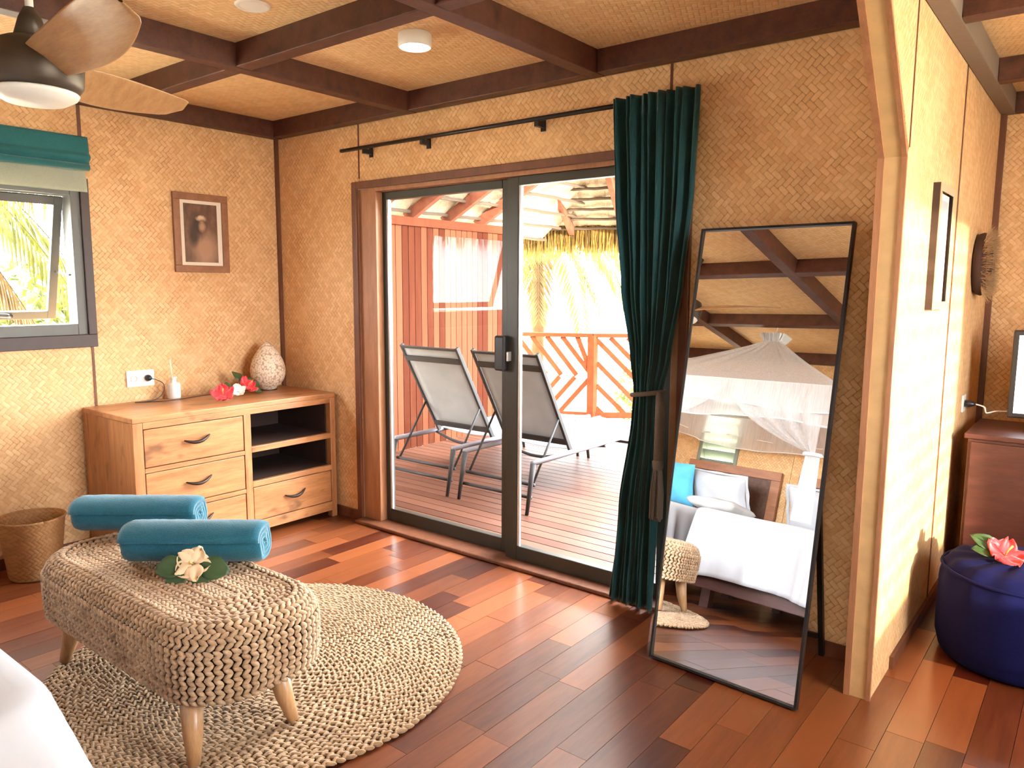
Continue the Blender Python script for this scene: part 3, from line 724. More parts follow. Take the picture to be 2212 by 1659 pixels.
for i, (az, L, rise, droop, mt_) in enumerate(((0.75, 1.7, 0.05, 0.75, PALM), (1.25, 1.7, 0.15, 0.85, PALM), (0.2, 1.5, 0.0, 0.9, PALM), (1.0, 1.35, -0.55, 0.7, PALMB), (1.6, 1.3, -0.5, 0.7, PALMB), (2.4, 1.9, 0.3, 1, PALM), (3.6, 1.9, 0.3, 1, PALM), (-0.7, 1.7, 0.2, 1, PALM))):
    frond(pt2, (0.1, 0.1, 3.65), az, L, rise, droop, 0.36, mt_, rnd=i+30)

# ------------------------------------------------------------------ sun loungers
def lounger(loc, label):
    t = empty('sun_lounger', loc, label=label, cat='sun lounger', group='sun loungers on the deck')
    Wd, ZR = 0.62, 0.345
    for x in (0, Wd):
        MB().tube([(x, 0.06, ZR), (x, 1.0, ZR), (x, 1.92, ZR)], 0.019, 10).build('side_rail', LALU, t, True)
        MB().tube([(x, 0.07, ZR-0.005), (x, 0.04, 0.2), (x, 0.0, 0.0)], [0.021, 0.017, 0.013], 8).build('leg', LMET, t, True)
        MB().tube([(x, 1.66, ZR-0.005), (x, 1.70, 0.2), (x, 1.74, 0.0)], [0.021, 0.017, 0.013], 8).build('leg', LMET, t, True)
    H0, H1 = Vector((0, 0.55, ZR+0.005)), Vector((0, 0.13, 1.085))
    for x in (0.02, Wd-0.02):
        v = Vector((x, 0, 0)); m = MB(); m.bar(H0+v, H1+v, 0.032, 0.022, (1, 0, 0)); m.build('back_frame', LMET, t, bevel=0.003)
        pm = H0.lerp(H1, 0.36)+v
        MB().tube([pm, (x, 0.09, 0.185)], 0.009, 6).build('strut', LMET, t, True)
    for tt in (0.985, 0.86, 0.10):
        p = H0.lerp(H1, tt)-(H1-H0).cross(Vector((1, 0, 0))).normalized()*0.012; m = MB(); m.bar(p+Vector((0.03, 0, 0)), p+Vector((Wd-0.03, 0, 0)), 0.012, 0.045 if tt < 0.95 else 0.020, (0, -0.5, 0.87)); m.build('back_crossbar', LMET, t)
    n = (H1-H0).cross(Vector((1, 0, 0))).normalized()
    def sl(u, v):
        p = H0.lerp(H1, 0.06+0.92*v)+Vector((0.035+u*(Wd-0.07), 0, 0)); p += n*0.025*math.sin(PI*u)*math.sin(PI*v); return tuple(p)
    MB().grid(sl, 10, 10).build('back_sling', LSLING, t, True, solid=0.004)
    def ss(u, v): return (0.012+u*(Wd-0.024), 0.60+1.30*v, ZR+0.012-0.02*math.sin(PI*u))
    MB().grid(ss, 10, 10).build('seat_sling', LSLING, t, True, solid=0.004)
    for yy, zz in ((0.085, 0.19), (0.05, 0.11), (1.0, ZR-0.03), (1.72, 0.2)):
        MB().tube([(0, yy, zz), (Wd/2, yy, zz-(0.03 if yy == 1.0 else 0)), (Wd, yy, zz)], 0.013, 8).build('cross_brace', LMET, t, True)
    def cb(u): return (0.02+u*(Wd-0.04), 0.52, ZR-0.01-0.06*math.sin(PI*u))
    MB().tube([cb(i/12) for i in range(13)], 0.012, 8).build('cradle_bar', LMET, t, True)
    return t
lounger((0.15, 0.83, ZD), 'grey sling sun lounger beside the red timber screen')
lounger((0.885, 0.83, ZD), 'grey sling sun lounger behind the door mullion and curtain')

# ------------------------------------------------------------------ curtain rod and curtain
rod = empty('curtain_rod', (0.74, -0.06, 2.315), label='thin black curtain rod above the sliding door', cat='curtain rod')
MB().tube([(0, 0, 0), (2.30, 0, 0)], 0.011, 10).build('pole', BLACK, rod, True)
for x in (0.21, 0.69, 1.48):
    m = MB(); m.box(x-0.012, x+0.012, -0.004, 0.06, -0.034, -0.008); m.box(x-0.014, x+0.014, 0.052, 0.06, -0.05, 0.02); m.build('bracket', BLACK, rod)
def interp(tab, z):
    for (z0, a), (z1, b) in zip(tab, tab[1:]):
        if z1 <= z <= z0:
            f = (z0-z)/(z0-z1); f = f*f*(3-2*f)*0.5+f*0.5; return a+(b-a)*f
    return tab[-1][1] if z < tab[-1][0] else tab[0][1]
LE = [(2.335, 2.676), (1.9, 2.70), (1.5, 2.74), (1.2, 2.80), (1.04, 2.825), (0.9, 2.815), (0.5, 2.75), (0.0, 2.708)]
RE = [(2.335, 3.085), (1.9, 3.070), (1.5, 3.035), (1.2, 2.99), (1.04, 2.955), (0.9, 2.955), (0.5, 2.95), (0.0, 2.945)]
cur = empty('curtain', (2.85, -0.1, 0), label='dark teal pleated curtain tied back beside the glass door', cat='curtain')
NP = 10
def cf(u, v):
    z = 2.335-v*2.315
    l, r = interp(LE, z), interp(RE, z)
    pinch = math.exp(-((z-1.04)/0.16)**2)
    A_ = 0.026*(1-0.35*pinch)*(0.75 if z > 2.25 else 1.0)
    ph = 2*PI*NP*u + 0.5*math.sin(3*z)
    x = l+(r-l)*u + 0.006*math.sin(ph*0.5+z)
    y = A_*math.sin(ph) + 0.012*math.sin(ph*0.37+2.1*z) - 0.02*pinch*math.sin(PI*u)
    return (x-2.85, y, z)
MB().grid(cf, 200, 90).build('drape', TEAL, cur, True, solid=0.004)
tb = empty('curtain_tieback', (2.9, -0.1, 1.04), label='brown rope tieback with long tassel on the teal curtain', cat='tieback')
pts = []
for i in range(25):
    a = 2*PI*i/24; pts.append((0.074*math.cos(a)-0.01, 0.055*math.sin(a)-0.005, -0.01+0.012*math.cos(a)))
MB().tube(pts, 0.011, 7).build('rope_loop', TAPE, tb, True)
MB().tube([(0.06, -0.03, 0.0), (0.075, -0.045, -0.06), (0.072, -0.045, -0.3)], [0.016, 0.023, 0.022], 9).build('rope_drop', TAPE, tb, True)
MB().lathe([(0.012, 0.03), (0.026, 0.01), (0.024, -0.02), (0.02, -0.03)], 10, (0.072, -0.045, -0.315)).build('knot', TAPE, tb, True)
m = MB(); rr = random.Random(3)
for i in range(70):
    a, r_ = rr.random()*2*PI, 0.018*math.sqrt(rr.random()); r3 = r_*1.7
    m.tube([(0.072+r_*math.cos(a), -0.045+r_*math.sin(a), -0.33), (0.072+r3*math.cos(a), -0.045+r3*math.sin(a), -0.45), (0.070+r3*math.cos(a), -0.045+r3*math.sin(a), -0.555-0.02*rr.random())], 0.0035, 4)
m.build('tassel', TAPE, tb)

# ------------------------------------------------------------------ leaning mirror
MW, ML = 0.585, 1.745
u_ = Vector((1, -0.055, 0)).normalized(); v_ = Vector((0, 0.315, 1.712)).normalized(); n_ = u_.cross(v_).normalized(); v_ = n_.cross(u_)
mm = Matrix((u_, v_, n_)).transposed().to_4x4()
mir = empty('standing_mirror', (3.143, -0.475, 0.003), label='tall standing mirror with thin black frame leaning back beside the curtain', cat='mirror')
fw_ = 0.009
m = MB()
for b in ((-fw_, 0, -fw_, ML+fw_, -0.012, 0.014), (MW, MW+fw_, -fw_, ML+fw_, -0.012, 0.014), (0, MW, -fw_, 0, -0.012, 0.014), (0, MW, ML, ML+fw_, -0.012, 0.014)): m.box(*b, mm)
off = Vector((0, 0, 0.011)); m.v = [tuple(Vector(p)+off) for p in m.v]
m.build('frame', BLACK, mir)
m = MB()
def mg(u, v): return tuple(mm @ Vector((u*MW, v*ML, 0.003+0.0093*4*v*(1-v))))
m.grid(mg, 3, 60); m.v = [tuple(Vector(p)+off) for p in m.v]; m.build('mirror_glass', MIRR, mir, True)
m = MB(); m.box(0.0, MW, 0.0, ML, -0.011, 0.001, mm); m.v = [tuple(Vector(p)+off) for p in m.v]; m.build('back_board', BLKP, mir)
for xx in (0.10, 0.52):
    a = mm @ Vector((xx, ML*0.66, -0.02)); b = Vector((a.x+0.01, 0.43, 0.012)); MB().bar(a, b, 0.02, 0.02).build('rear_leg', BLACK, mir)
a = mm @ Vector((0.10, 0.25, -0.02)); MB().bar((0.11, 0.40, 0.1), (0.53, 0.40, 0.1), 0.015, 0.02).build('rear_crossbar', BLACK, mir)

# ------------------------------------------------------------------ dresser
DXF, DY0, DY1, DZT = 0.60, -1.34, -0.04, 0.82
SHADEI = wood('dresser_shaded_interior', (0.020, 0.007, 0.004), (0.045, 0.015, 0.008), 0.7, (12, 1.3, 12), 2.6)  # dark colour carries the shade inside the open bays
dr = empty('dresser', (0, 0, 0), label='honey-coloured wooden dresser with four drawers and two open shelves', cat='dresser')
boxes('top', PINE, dr, [(0.02, DXF, DY0, DY1, DZT-0.03, DZT)], bevel=0.004)
boxes('side_panel', PINEV, dr, [(0.02, DXF-0.02, DY0+0.005, DY0+0.03, 0.06, DZT-0.03)])
boxes('side_panel', PINEV, dr, [(0.02, DXF-0.02, DY1-0.03, DY1-0.005, 0.06, DZT-0.03)])
boxes('back_panel', SHADEI, dr, [(0.02, 0.035, DY0+0.03, DY1-0.03, 0.06, DZT-0.03)])
boxes('bottom_panel', SHADEI, dr, [(0.035, DXF-0.02, DY0+0.03, DY1-0.03, 0.06, 0.085)])
YM0, YM1 = -0.70, -0.655     # centre stile
for a, b in ((DY0, DY0+0.055), (DY1-0.04, DY1)):
    for x0, x1 in ((DXF-0.05, DXF-0.002), (0.02, 0.065)):
        boxes('leg_post', PINEV, dr, [(x0, x1, a, b, 0.0, DZT-0.03)], bevel=0.004)
boxes('centre_stile', PINEV, dr, [(DXF-0.05, DXF-0.002, YM0, YM1, 0.105, 0.755)], bevel=0.002)
boxes('divider', SHADEI, dr, [(0.035, DXF-0.05, -0.688, -0.667, 0.085, DZT-0.03)])
boxes('top_rail', PINE, dr, [(DXF-0.045, DXF-0.002, DY0+0.055, DY1-0.04, 0.755, DZT-0.03)], bevel=0.002)
boxes('bottom_rail', PINE, dr, [(DXF-0.045, DXF-0.002, DY0+0.055, DY1-0.04, 0.045, 0.105)], bevel=0.002)
LZ = [(0.545, 0.755), (0.315, 0.520), (0.105, 0.290)]
for (a, b) in ((0.520, 0.545), (0.290, 0.315)):
    boxes('drawer_rail', PINE, dr, [(DXF-0.045, DXF-0.002, DY0+0.055, YM0, a, b)], bevel=0.002)
for z0, z1 in ((0.525, 0.56), (0.315, 0.35)):
    sh_ = boxes('shelf', SHADEI, dr, [(0.035, DXF-0.03, YM1, DY1-0.04, z0, z1-0.001)])
    boxes('shelf_edge', PINE, sh_, [(DXF-0.03, DXF-0.002, YM1, DY1-0.04, z0, z1)], bevel=0.003)
boxes('inner_shade_panel', SHADEI, dr, [(0.036, DXF-0.051, DY1-0.045, DY1-0.031, 0.09, 0.75)])  # added sheet, coloured for the shade on the inner side
def drawer(y0, y1, z0, z1):
    d = boxes('drawer', PINE, dr, [(DXF-0.04, DXF-0.004, y0+0.004, y1-0.004, z0+0.004, z1-0.004), (0.08, DXF-0.04, y0+0.02, y1-0.02, z0+0.01, z1-0.03)], bevel=0.003)
    c, zc = (y0+y1)/2+0.0, (z0+z1)/2+0.01
    pts = []; rad = []
    for i in range(13):
        t = i/12; pts.append((DXF+0.004+0.020*math.sin(PI*t), c-0.075+0.15*t, zc-0.012*math.sin(PI*t*1.0)+0.018*(t-0.3)**2*2)); rad.append(0.004+0.006*math.sin(PI*t)**0.8)
    MB().tube(pts, rad, 7).build('handle', IRON, d, True)
for a, b in LZ: drawer(DY0+0.055, YM0, a, b)
drawer(YM1, DY1-0.04, 0.105, 0.315)

# things on and above the dresser
egg = empty('egg_lamp', (0.16, -0.235, DZT), label='cream egg-shaped shell lamp in the dresser corner', cat='lamp')
pr = [(0.0, 0.0), (0.05, 0.003)]
for i in range(1, 20):
    t = i/20; z = 0.31*t; r_ = 0.118*math.sin(PI*t**0.78)**0.62*(1.0-0.12*t); pr.append((max(r_, 0.03 if t < .1 else 0.0), 0.004+z))
pr.append((0.006, 0.316)); pr.append((0.0, 0.318))
MB().lathe(pr, 40).build('shade', SHELL, egg, True)
MB().lathe([(0.055, 0.0), (0.055, 0.006)], 24).build('base', BLKP, egg)
dif = empty('reed_diffuser', (0.075, -0.835, DZT), label='white reed diffuser bottle with two sticks on the dresser', cat='diffuser')
MB().lathe([(0.0, 0.0), (0.034, 0.0), (0.037, 0.004), (0.037, 0.085), (0.033, 0.094), (0.016, 0.098), (0.016, 0.122), (0.019, 0.124), (0.019, 0.130), (0.0, 0.130)], 24).build('bottle', WHITEP, dif, True)
for dx, dy, tx, ty in ((0.003, 0.004, 0.02, -0.03), (-0.004, -0.003, 0.0, -0.012)):
    MB().tube([(dx, dy, 0.03), (tx, ty, 0.24)], 0.0032, 5).build('reed', plain('reed_stick', (0.85, 0.70, 0.50), 0.7), dif)
ou = empty('wall_outlet', (0, -1.0, 0.952), label='white double wall socket above the dresser', cat='socket')
boxes('plate', WHITEP, ou, [(0, 0.010, -0.082, 0.082, -0.048, 0.048)], bevel=0.003)
for yy in (-0.04, 0.04):
    m = MB(); mt = Matrix.Translation((0.010, yy, 0)) @ Matrix.Rotation(PI/2, 4, 'Y'); m.lathe([(0.021, 0), (0.021, 0.003), (0.017, 0.003), (0.016, 0.0005)], 20, mtx=mt); m.build('socket_ring', plain('socket_grey', (0.55, 0.53, 0.5), 0.4), ou)
cd = empty('power_cord', (0.013, -0.96, 0.952), label='black plug and thin lamp cord trailing over the dresser', cat='cord')
m = MB(); mt = Matrix.Rotation(PI/2, 4, 'Y'); m.lathe([(0.019, 0.0), (0.019, 0.012), (0.012, 0.03), (0.006, 0.034)], 16, mtx=mt); m.build('plug', BLKP, cd, True)
cp = [(0.033, 0, 0), (0.05, 0.03, -0.012), (0.06, 0.065, -0.04), (0.07, 0.055, -0.09), (0.09, 0.0, -0.12), (0.10, -0.07, -0.127), (0.08, -0.12, -0.127), (0.12, -0.06, -0.127), (0.16, 0.05, -0.127), (0.14, 0.16, -0.127), (0.11, 0.3, -0.127), (0.10, 0.5, -0.127), (0.13, 0.66, -0.127)]
def smooth_path(p, n=6):
    p = [Vector(a) for a in p]; out = []
    for i in range(len(p)-1):
        p0, p1, p2, p3 = p[max(i-1, 0)], p[i], p[i+1], p[min(i+2, len(p)-1)]
        for k in range(n):
            t = k/n; out.append(0.5*((2*p1)+(p2-p0)*t+(2*p0-5*p1+4*p2-p3)*t*t+(3*p1-p0-3*p2+p3)*t**3))
    out.append(p[-1]); return out
MB().tube(smooth_path(cp), 0.0025, 6).build('cable', BLKP, cd, True)

def flower(name, loc, rot, r, mat, label, ruff=0.14, cup=0.45, stam=True, leaves=()):
    t = empty(name, loc, label=label, cat='flower'); t.rotation_euler = rot
    for k in range(5):
        a0 = 2*PI*k/5
        def pf(u, v, a0=a0):
            rad = r*(0.08+0.92*v); wd = r*0.54*math.sin(PI*min(1.0, 0.12+0.80*v))**0.7*(u-0.5)*2
            z = cup*r*v*v*0.8 + ruff*r*v*math.sin(u*11+k) + 0.06*r*(abs(u-0.5)*2)*v
            edge = 1-0.12*(abs(u-0.5)*2)**2*v
            return (math.cos(a0)*rad*edge-math.sin(a0)*wd, math.sin(a0)*rad*edge+math.cos(a0)*wd, z+0.002*k)
        MB().grid(pf, 9, 7).build('petal', mat, t, True, solid=0.0012)
    if stam: MB().tube([(0, 0, 0.0), (0.02*r, 0, 0.5*r), (0.1*r, 0, 0.85*r)], [0.05*r, 0.04*r, 0.06*r], 6).build('stamen', plain('yellow_stamen', (0.7, 0.45, 0.1), 0.5), t, True)
    for k, (a0, L) in enumerate(leaves):
        def lf(u, v, a0=a0, L=L):
            wd = L*0.36*math.sin(PI*min(1, v*0.96+0.02))*(u-0.5)*2; rad = 0.25*r+L*v
            return (math.cos(a0)*rad-math.sin(a0)*wd, math.sin(a0)*rad+math.cos(a0)*wd, -0.004+0.12*L*math.sin(PI*v)+0.05*L*abs(u-0.5))
        MB().grid(lf, 7, 8).build('leaf', LEAF, t, True, solid=0.001)
    return t
zt_ = DZT+0.034
flower('hibiscus_flower', (0.42, -0.715, zt_), (0.55, 0.35, 0.3), 0.072, REDF, 'red hibiscus flower at the front of the dresser top', leaves=((2.2, 0.10),))
flower('hibiscus_flower', (0.26, -0.46, zt_+0.015), (0.5, 0.6, 1.1), 0.066, REDF, 'red hibiscus flower close to the egg lamp', leaves=((1.2, 0.12), (2.6, 0.12), (0.4, 0.1)))
flower('plumeria_flower', (0.35, -0.58, zt_), (0.5, 0.4, 0.2), 0.055, WHTF, 'white flower between the two red ones on the dresser', ruff=0.05, stam=False)

# framed portrait
fr = empty('framed_portrait', (0, -0.573, 1.822), label='brown framed sepia portrait on the matting wall', cat='picture')
fy, fz = 0.18, 0.24
m = MB(); m.box(0, 0.022, -fy, fy, fz-0.042, fz); m.box(0, 0.022, -fy, fy, -fz, -fz+0.042); m.box(0, 0.022, -fy, -fy+0.042, -fz+0.042, fz-0.042); m.box(0, 0.022, fy-0.042, fy, -fz+0.042, fz-0.042)
m.build('frame', wood('picture_frame_timber', (0.20, 0.075, 0.03), (0.36, 0.16, 0.075), 0.45, (8, 4, 4), 4), fr, bevel=0.003)
boxes('passepartout', PASSE, fr, [(0.002, 0.010, -fy+0.04, fy-0.04, -fz+0.04, fz-0.04)])
boxes('print', PRINT, fr, [(0.010, 0.0108, -fy+0.068, fy-0.072, -fz+0.062, fz-0.062)])

# roman blind
bl = empty('roman_blind', (0, -1.86, 2.30), label='folded teal roman blind over the awning window', cat='blind')
def bf(u, v):
    z = -0.005-0.165*v
    x = 0.035+0.012*math.sin(v*PI*1.0)+0.020*max(0, math.sin(max(0, v-0.55)/0.45*PI*2))*1.0
    return (x+0.003*math.sin(u*9+v*4), -0.66+1.29*u, z+0.004*math.sin(u*7))
MB().grid(bf, 40, 24).build('fold_front', TEALB, bl, True, solid=0.012)
MB().tube([(0.05, -0.655, -0.165), (0.05, 0.625, -0.165)], 0.018, 12).build('fold_roll', TEALB, bl, True)
boxes('headrail', TEALB, bl, [(0.002, 0.04, -0.66, 0.63, -0.03, 0.0)], bevel=0.003)
def lf_(u, v): return (0.022+0.004*math.sin(u*17+v*3), -0.65+1.27*u, -0.17-0.125*v)
MB().grid(lf_, 60, 8).build('liner', LINER, bl, True, solid=0.002)

# ------------------------------------------------------------------ ceiling fan and lamps
fan = empty('ceiling_fan', (1.83, -2.14, 2.06), label='ceiling fan with dark hub and wooden blades at the ceiling', cat='fan')
MB().lathe([(0.0, -0.004), (0.085, 0.0), (0.115, 0.018), (0.122, 0.03), (0.118, 0.034)], 40).build('light_cover', WHITEP, fan, True)
MB().lathe([(0.121, 0.036), (0.135, 0.055), (0.14, 0.11), (0.125, 0.16), (0.075, 0.185), (0.03, 0.20), (0.0, 0.20)], 40).build('motor_housing', BRONZE, fan, True)
MB().lathe([(0.05, 0.19), (0.032, 0.25), (0.016, 0.28), (0.0, 0.28)], 24).build('collar', BRONZE, fan, True)
MB().tube([(0, 0, 0.24), (0, 0, HC-2.06-0.0)], 0.012, 10).build('down_rod', WHITEP, fan, True)
MB().lathe([(0.0, HC-2.06-0.05), (0.05, HC-2.06-0.045), (0.065, HC-2.06)], 24).build('canopy_cup', BRONZE, fan, True)
for ang in (115, -5, 235):
    a0 = math.radians(ang)
    def bladef(u, v, a0=a0):
        # v along the blade, u round the section
        L = 0.10+0.605*v; ch = (0.10+0.075*math.sin(PI*min(1, v*0.8+0.1)))*(1 if v < 0.93 else math.sqrt(max(0.02, 1-((v-0.93)/0.07)**2*0.97)))
        th = 2*PI*u; cx, cz = math.cos(th)*ch/2, math.sin(th)*0.007*(1-0.4*v)
        tw = -math.radians(34-14*v); yy, zz = cx*math.cos(tw)-cz*math.sin(tw), cx*math.sin(tw)+cz*math.cos(tw)
        yy += 0.03*math.sin(PI*v)
        return (math.cos(a0)*L-math.sin(a0)*yy, math.sin(a0)*L+math.cos(a0)*yy, 0.105+zz+0.03*v)
    MB().grid(bladef, 20, 26, True).build('blade', FANW, fan, True)
sp = empty('ceiling_spotlight', (2.06, -0.725, HC), label='white round surface-mounted spotlight, lit, under the ceiling', cat='lamp')
MB().lathe([(0.0, 0.0), (0.07, 0.0), (0.072, -0.004), (0.072, -0.055), (0.066, -0.058), (0.066, -0.05)], 32, caps=False).build('housing', WHITEP, sp, True)
MB().lathe([(0.0, -0.052), (0.066, -0.052)], 32, caps=False).build('diffuser', LAMPE, sp)
dl = empty('recessed_downlight', (1.80, -1.34, HC), label='flat white recessed downlight between the beams', cat='lamp')
MB().lathe([(0.0, -0.004), (0.05, -0.004)], 28, caps=False).build('lens', WHITEP, dl)
MB().lathe([(0.05, -0.004), (0.06, -0.008), (0.068, -0.002), (0.068, 0.0)], 28, caps=False).build('ring', WHITEP, dl, True)

# ------------------------------------------------------------------ braided work: many short rush stitches
import numpy as np
def stitch_mesh(name, items, mat, parent):
    """items: (pos, dir, normal, half length, half width, half height); one joined mesh of plump rush stitches"""
    prof = [(-1.0, 0.25), (-0.55, 0.85), (0.0, 1.0), (0.55, 0.85), (1.0, 0.25)]; n = 6
    A = np.array([[*i[0]] for i in items]); D = np.array([[*i[1]] for i in items]); N = np.array([[*i[2]] for i in items])
    hl = np.array([i[3] for i in items])[:, None]; hw = np.array([i[4] for i in items])[:, None]; hh = np.array([i[5] for i in items])[:, None]
    D /= np.linalg.norm(D, axis=1)[:, None]; Sd = np.cross(N, D); Sd /= np.linalg.norm(Sd, axis=1)[:, None]; N = np.cross(D, Sd)
    vs = []
    for t, r in prof:
        for k in range(n):
            th = 2*PI*k/n; vs.append(A + D*hl*t + Sd*hw*r*math.cos(th) + N*hh*r*math.sin(th))
    V = np.stack(vs, 1); nv = V.shape[1]; V = V.reshape(-1, 3)
    q = []
    for i in range(len(prof)-1):
        for k in range(n): q.append((i*n+k, i*n+(k+1) % n, (i+1)*n+(k+1) % n, (i+1)*n+k))
    q.append((0, 5, 4, 3)); q.append((0, 3, 2, 1)); e_ = (len(prof)-1)*n
    q.append((e_, e_+1, e_+2, e_+3)); q.append((e_, e_+3, e_+4, e_+5))
    F = (np.array(q)[None] + (np.arange(len(items))*nv)[:, None, None]).reshape(-1, 4)
    me = bpy.data.meshes.new(name)
    me.vertices.add(len(V)); me.vertices.foreach_set('co', V.astype(np.float32).ravel())
    me.loops.add(F.size); me.loops.foreach_set('vertex_index', F.astype(np.int32).ravel())
    me.polygons.add(len(F)); me.polygons.foreach_set('loop_start', np.arange(0, F.size, 4, dtype=np.int32)); me.polygons.foreach_set('loop_total', np.full(len(F), 4, np.int32))
    me.update(calc_edges=True); me.validate()
    me.polygons.foreach_set('use_smooth', np.ones(len(me.polygons), bool))
    me.materials.append(mat)
    o = bpy.data.objects.new(name, me); COL.objects.link(o); o.parent = parent
    return tag(o, kind='stuff')
def rrect(a, b, r, pitch):
    """points and tangents round a rounded rectangle"""
    r = min(r, a-1e-3, b-1e-3); per = 4*(a-r)+4*(b-r)+2*PI*r; n = max(8, int(per/pitch)); out = []
    segs = [('l', (-(a-r), -b), (1, 0), 2*(a-r)), ('c', (a-r, -(b-r)), -PI/2, PI/2*r), ('l', (a, -(b-r)), (0, 1), 2*(b-r)), ('c', (a-r, b-r), 0, PI/2*r),
            ('l', (a-r, b), (-1, 0), 2*(a-r)), ('c', (-(a-r), b-r), PI/2, PI/2*r), ('l', (-a, b-r), (0, -1), 2*(b-r)), ('c', (-(a-r), -(b-r)), PI, PI/2*r)]
    for i in range(n):
        s_ = per*i/n
        for ty, p, d, L in segs:
            if s_ <= L or (ty, p, d, L) == segs[-1]:
                if ty == 'l': out.append(((p[0]+d[0]*s_, p[1]+d[1]*s_), d, (d[1], -d[0])))
                else:
                    th = d+s_/max(r, 1e-6); out.append(((p[0]+r*math.cos(th), p[1]+r*math.sin(th)), (-math.sin(th), math.cos(th)), (math.cos(th), math.sin(th))))
                break
            s_ -= L
    return out
# bench stool
ST_C = (1.850, -1.80); SA, SBh, SR, SZ0, SZ1, SE = 0.635, 0.262, 0.20, 0.222, 0.458, 0.07
stl = empty('woven_bench_stool', (ST_C[0], ST_C[1], 0), label='long braided rush bench stool with tapered wooden legs on the round rug', cat='stool')
items = []; rr = random.Random(11)
rows = []
rp = 0.0165
z = SZ0+0.008
while z < SZ1-SE: rows.append((0.0, z, 0.0)); z += rp
k = 0
while k*rp/SE < PI/2:
    th = k*rp/SE; rows.append((SE*(1-math.cos(th)), SZ1-SE+SE*math.sin(th), th)); k += 1
i_ = SE+0.008
while i_ < SBh-0.01: rows.append((i_, SZ1, PI/2)); i_ += rp
for ri, (ins, z, th) in enumerate(rows):
    a, b = SA-ins, SBh-ins
    if b < 0.02: continue
    # gentle sag of the top and slight barrel of the sides
    for j, (p, tn, on) in enumerate(rrect(a, b, max(SR-ins*0.7, 0.05), 0.0265)):
        nr = Vector((on[0]*math.cos(th), on[1]*math.cos(th), math.sin(th)))
        tg = Vector((tn[0], tn[1], 0)); acr = nr.cross(tg)
        dirv = tg + acr*(0.62 if ri % 2 else -0.62)
        bar = 0.008*math.sin(PI*(z-SZ0)/(SZ1-SZ0)) if th < 0.1 else 0
        pos = Vector((p[0], p[1], z)) + nr*(bar+rr.uniform(-0.0012, 0.0012)) - Vector((0, 0, 0.010*math.sin(PI*min(1, ins/SBh))**2 if th > 1.5 else 0))
        items.append((pos, dirv, nr, 0.0165*rr.uniform(0.9, 1.1), 0.0088, 0.0080*rr.uniform(0.85, 1.15)))
xx = -(SA-SBh)-0.04
while xx < SA-SBh+0.04:
    for s_ in (-1.6, -0.5, 0.5, 1.6):
        items.append((Vector((xx, 0.010*s_, SZ1-0.006)), Vector((1, 0.55*(1 if s_ > 0 else -1), 0)), Vector((0, 0, 1)), 0.0165, 0.0088, 0.009))
    xx += 0.024
stitch_mesh('braided_cover', items, RUSH, stl)
def core(u, v):
    # v: 0 bottom -> 1 top
    pts_ = core.pts
    return None
def rr_solid(m, a, b, r, levels, pitch=0.03):
    rings = []
    for ins, z in levels:
        pts_ = rrect(a, b, r, pitch)
        rings.append([(p[0]-on[0]*ins, p[1]-on[1]*ins, z) for p, tn, on in pts_])
    n = len(rings[0]); vs = [p for rg in rings for p in rg]; fs = []
    for i in range(len(rings)-1):
        for k in range(n): fs.append((i*n+k, i*n+(k+1) % n, (i+1)*n+(k+1) % n, (i+1)*n+k))
    fs.append(tuple(reversed(range(n)))); fs.append(tuple((len(rings)-1)*n+k for k in range(n)))
    m.add(vs, fs); return m
rr_solid(MB(), SA-0.002, SBh-0.002, SR, [(0.012, SZ0), (0.0, SZ0+0.01), (0.0, SZ1-SE), (0.02, SZ1-0.035), (SE*0.75, SZ1-0.009), (SE+0.02, SZ1-0.013)]).build('seat_core', RUSHD, stl)
for wx, wy, sx, sy in ((1.365, -2.008, -1, -1), (2.39, -2.036, 1, -1), (2.416, -1.69, 1, 1), (1.345, -1.66, -1, 1)):
    x1, y1 = wx-ST_C[0], wy-ST_C[1]; x0, y0 = x1-sx*0.055, y1-sy*0.03
    MB().tube([(x0, y0, SZ0+0.02), ((x0+x1)/2, (y0+y1)/2, 0.11), (x1, y1, 0.024)], [0.038, 0.030, 0.018], 14).build('leg', LEGW, stl, True)
# rug
RC, RR = (1.955, -1.50), 0.785
rug = empty('round_rug', (RC[0], RC[1], 0), label='round braided rush rug on the plank floor', cat='rug')
MB().lathe([(0.0, 0.001), (RR-0.01, 0.001), (RR-0.004, 0.006), (RR-0.02, 0.010), (0.0, 0.010)], 90).build('backing', RUSHD, rug)
items = []; rk = 0
rad = RR-0.008
while rad > 0.02:
    n = max(5, int(2*PI*rad/0.033)); ph = rr.random()
    for j in range(n):
        a = 2*PI*(j+ph)/n; nr = Vector((math.cos(a), math.sin(a), 0)); tg = Vector((-math.sin(a), math.cos(a), 0))
        for s_ in (-1, 1):
            d = tg + nr*0.55*s_ + Vector((0, 0, 0.10*rr.uniform(-1, 1)))
            p = nr*(rad+s_*0.0057)+tg*(0.006*s_)+Vector((0, 0, 0.0125+0.0015*rr.uniform(-1, 1)))
            items.append((p, d, (0, 0, 1), 0.0195*rr.uniform(0.85, 1.15), 0.0074, 0.0080*rr.uniform(0.8, 1.25)))
    rad -= 0.025; rk += 1
stitch_mesh('braid', items, RUSHR, rug)

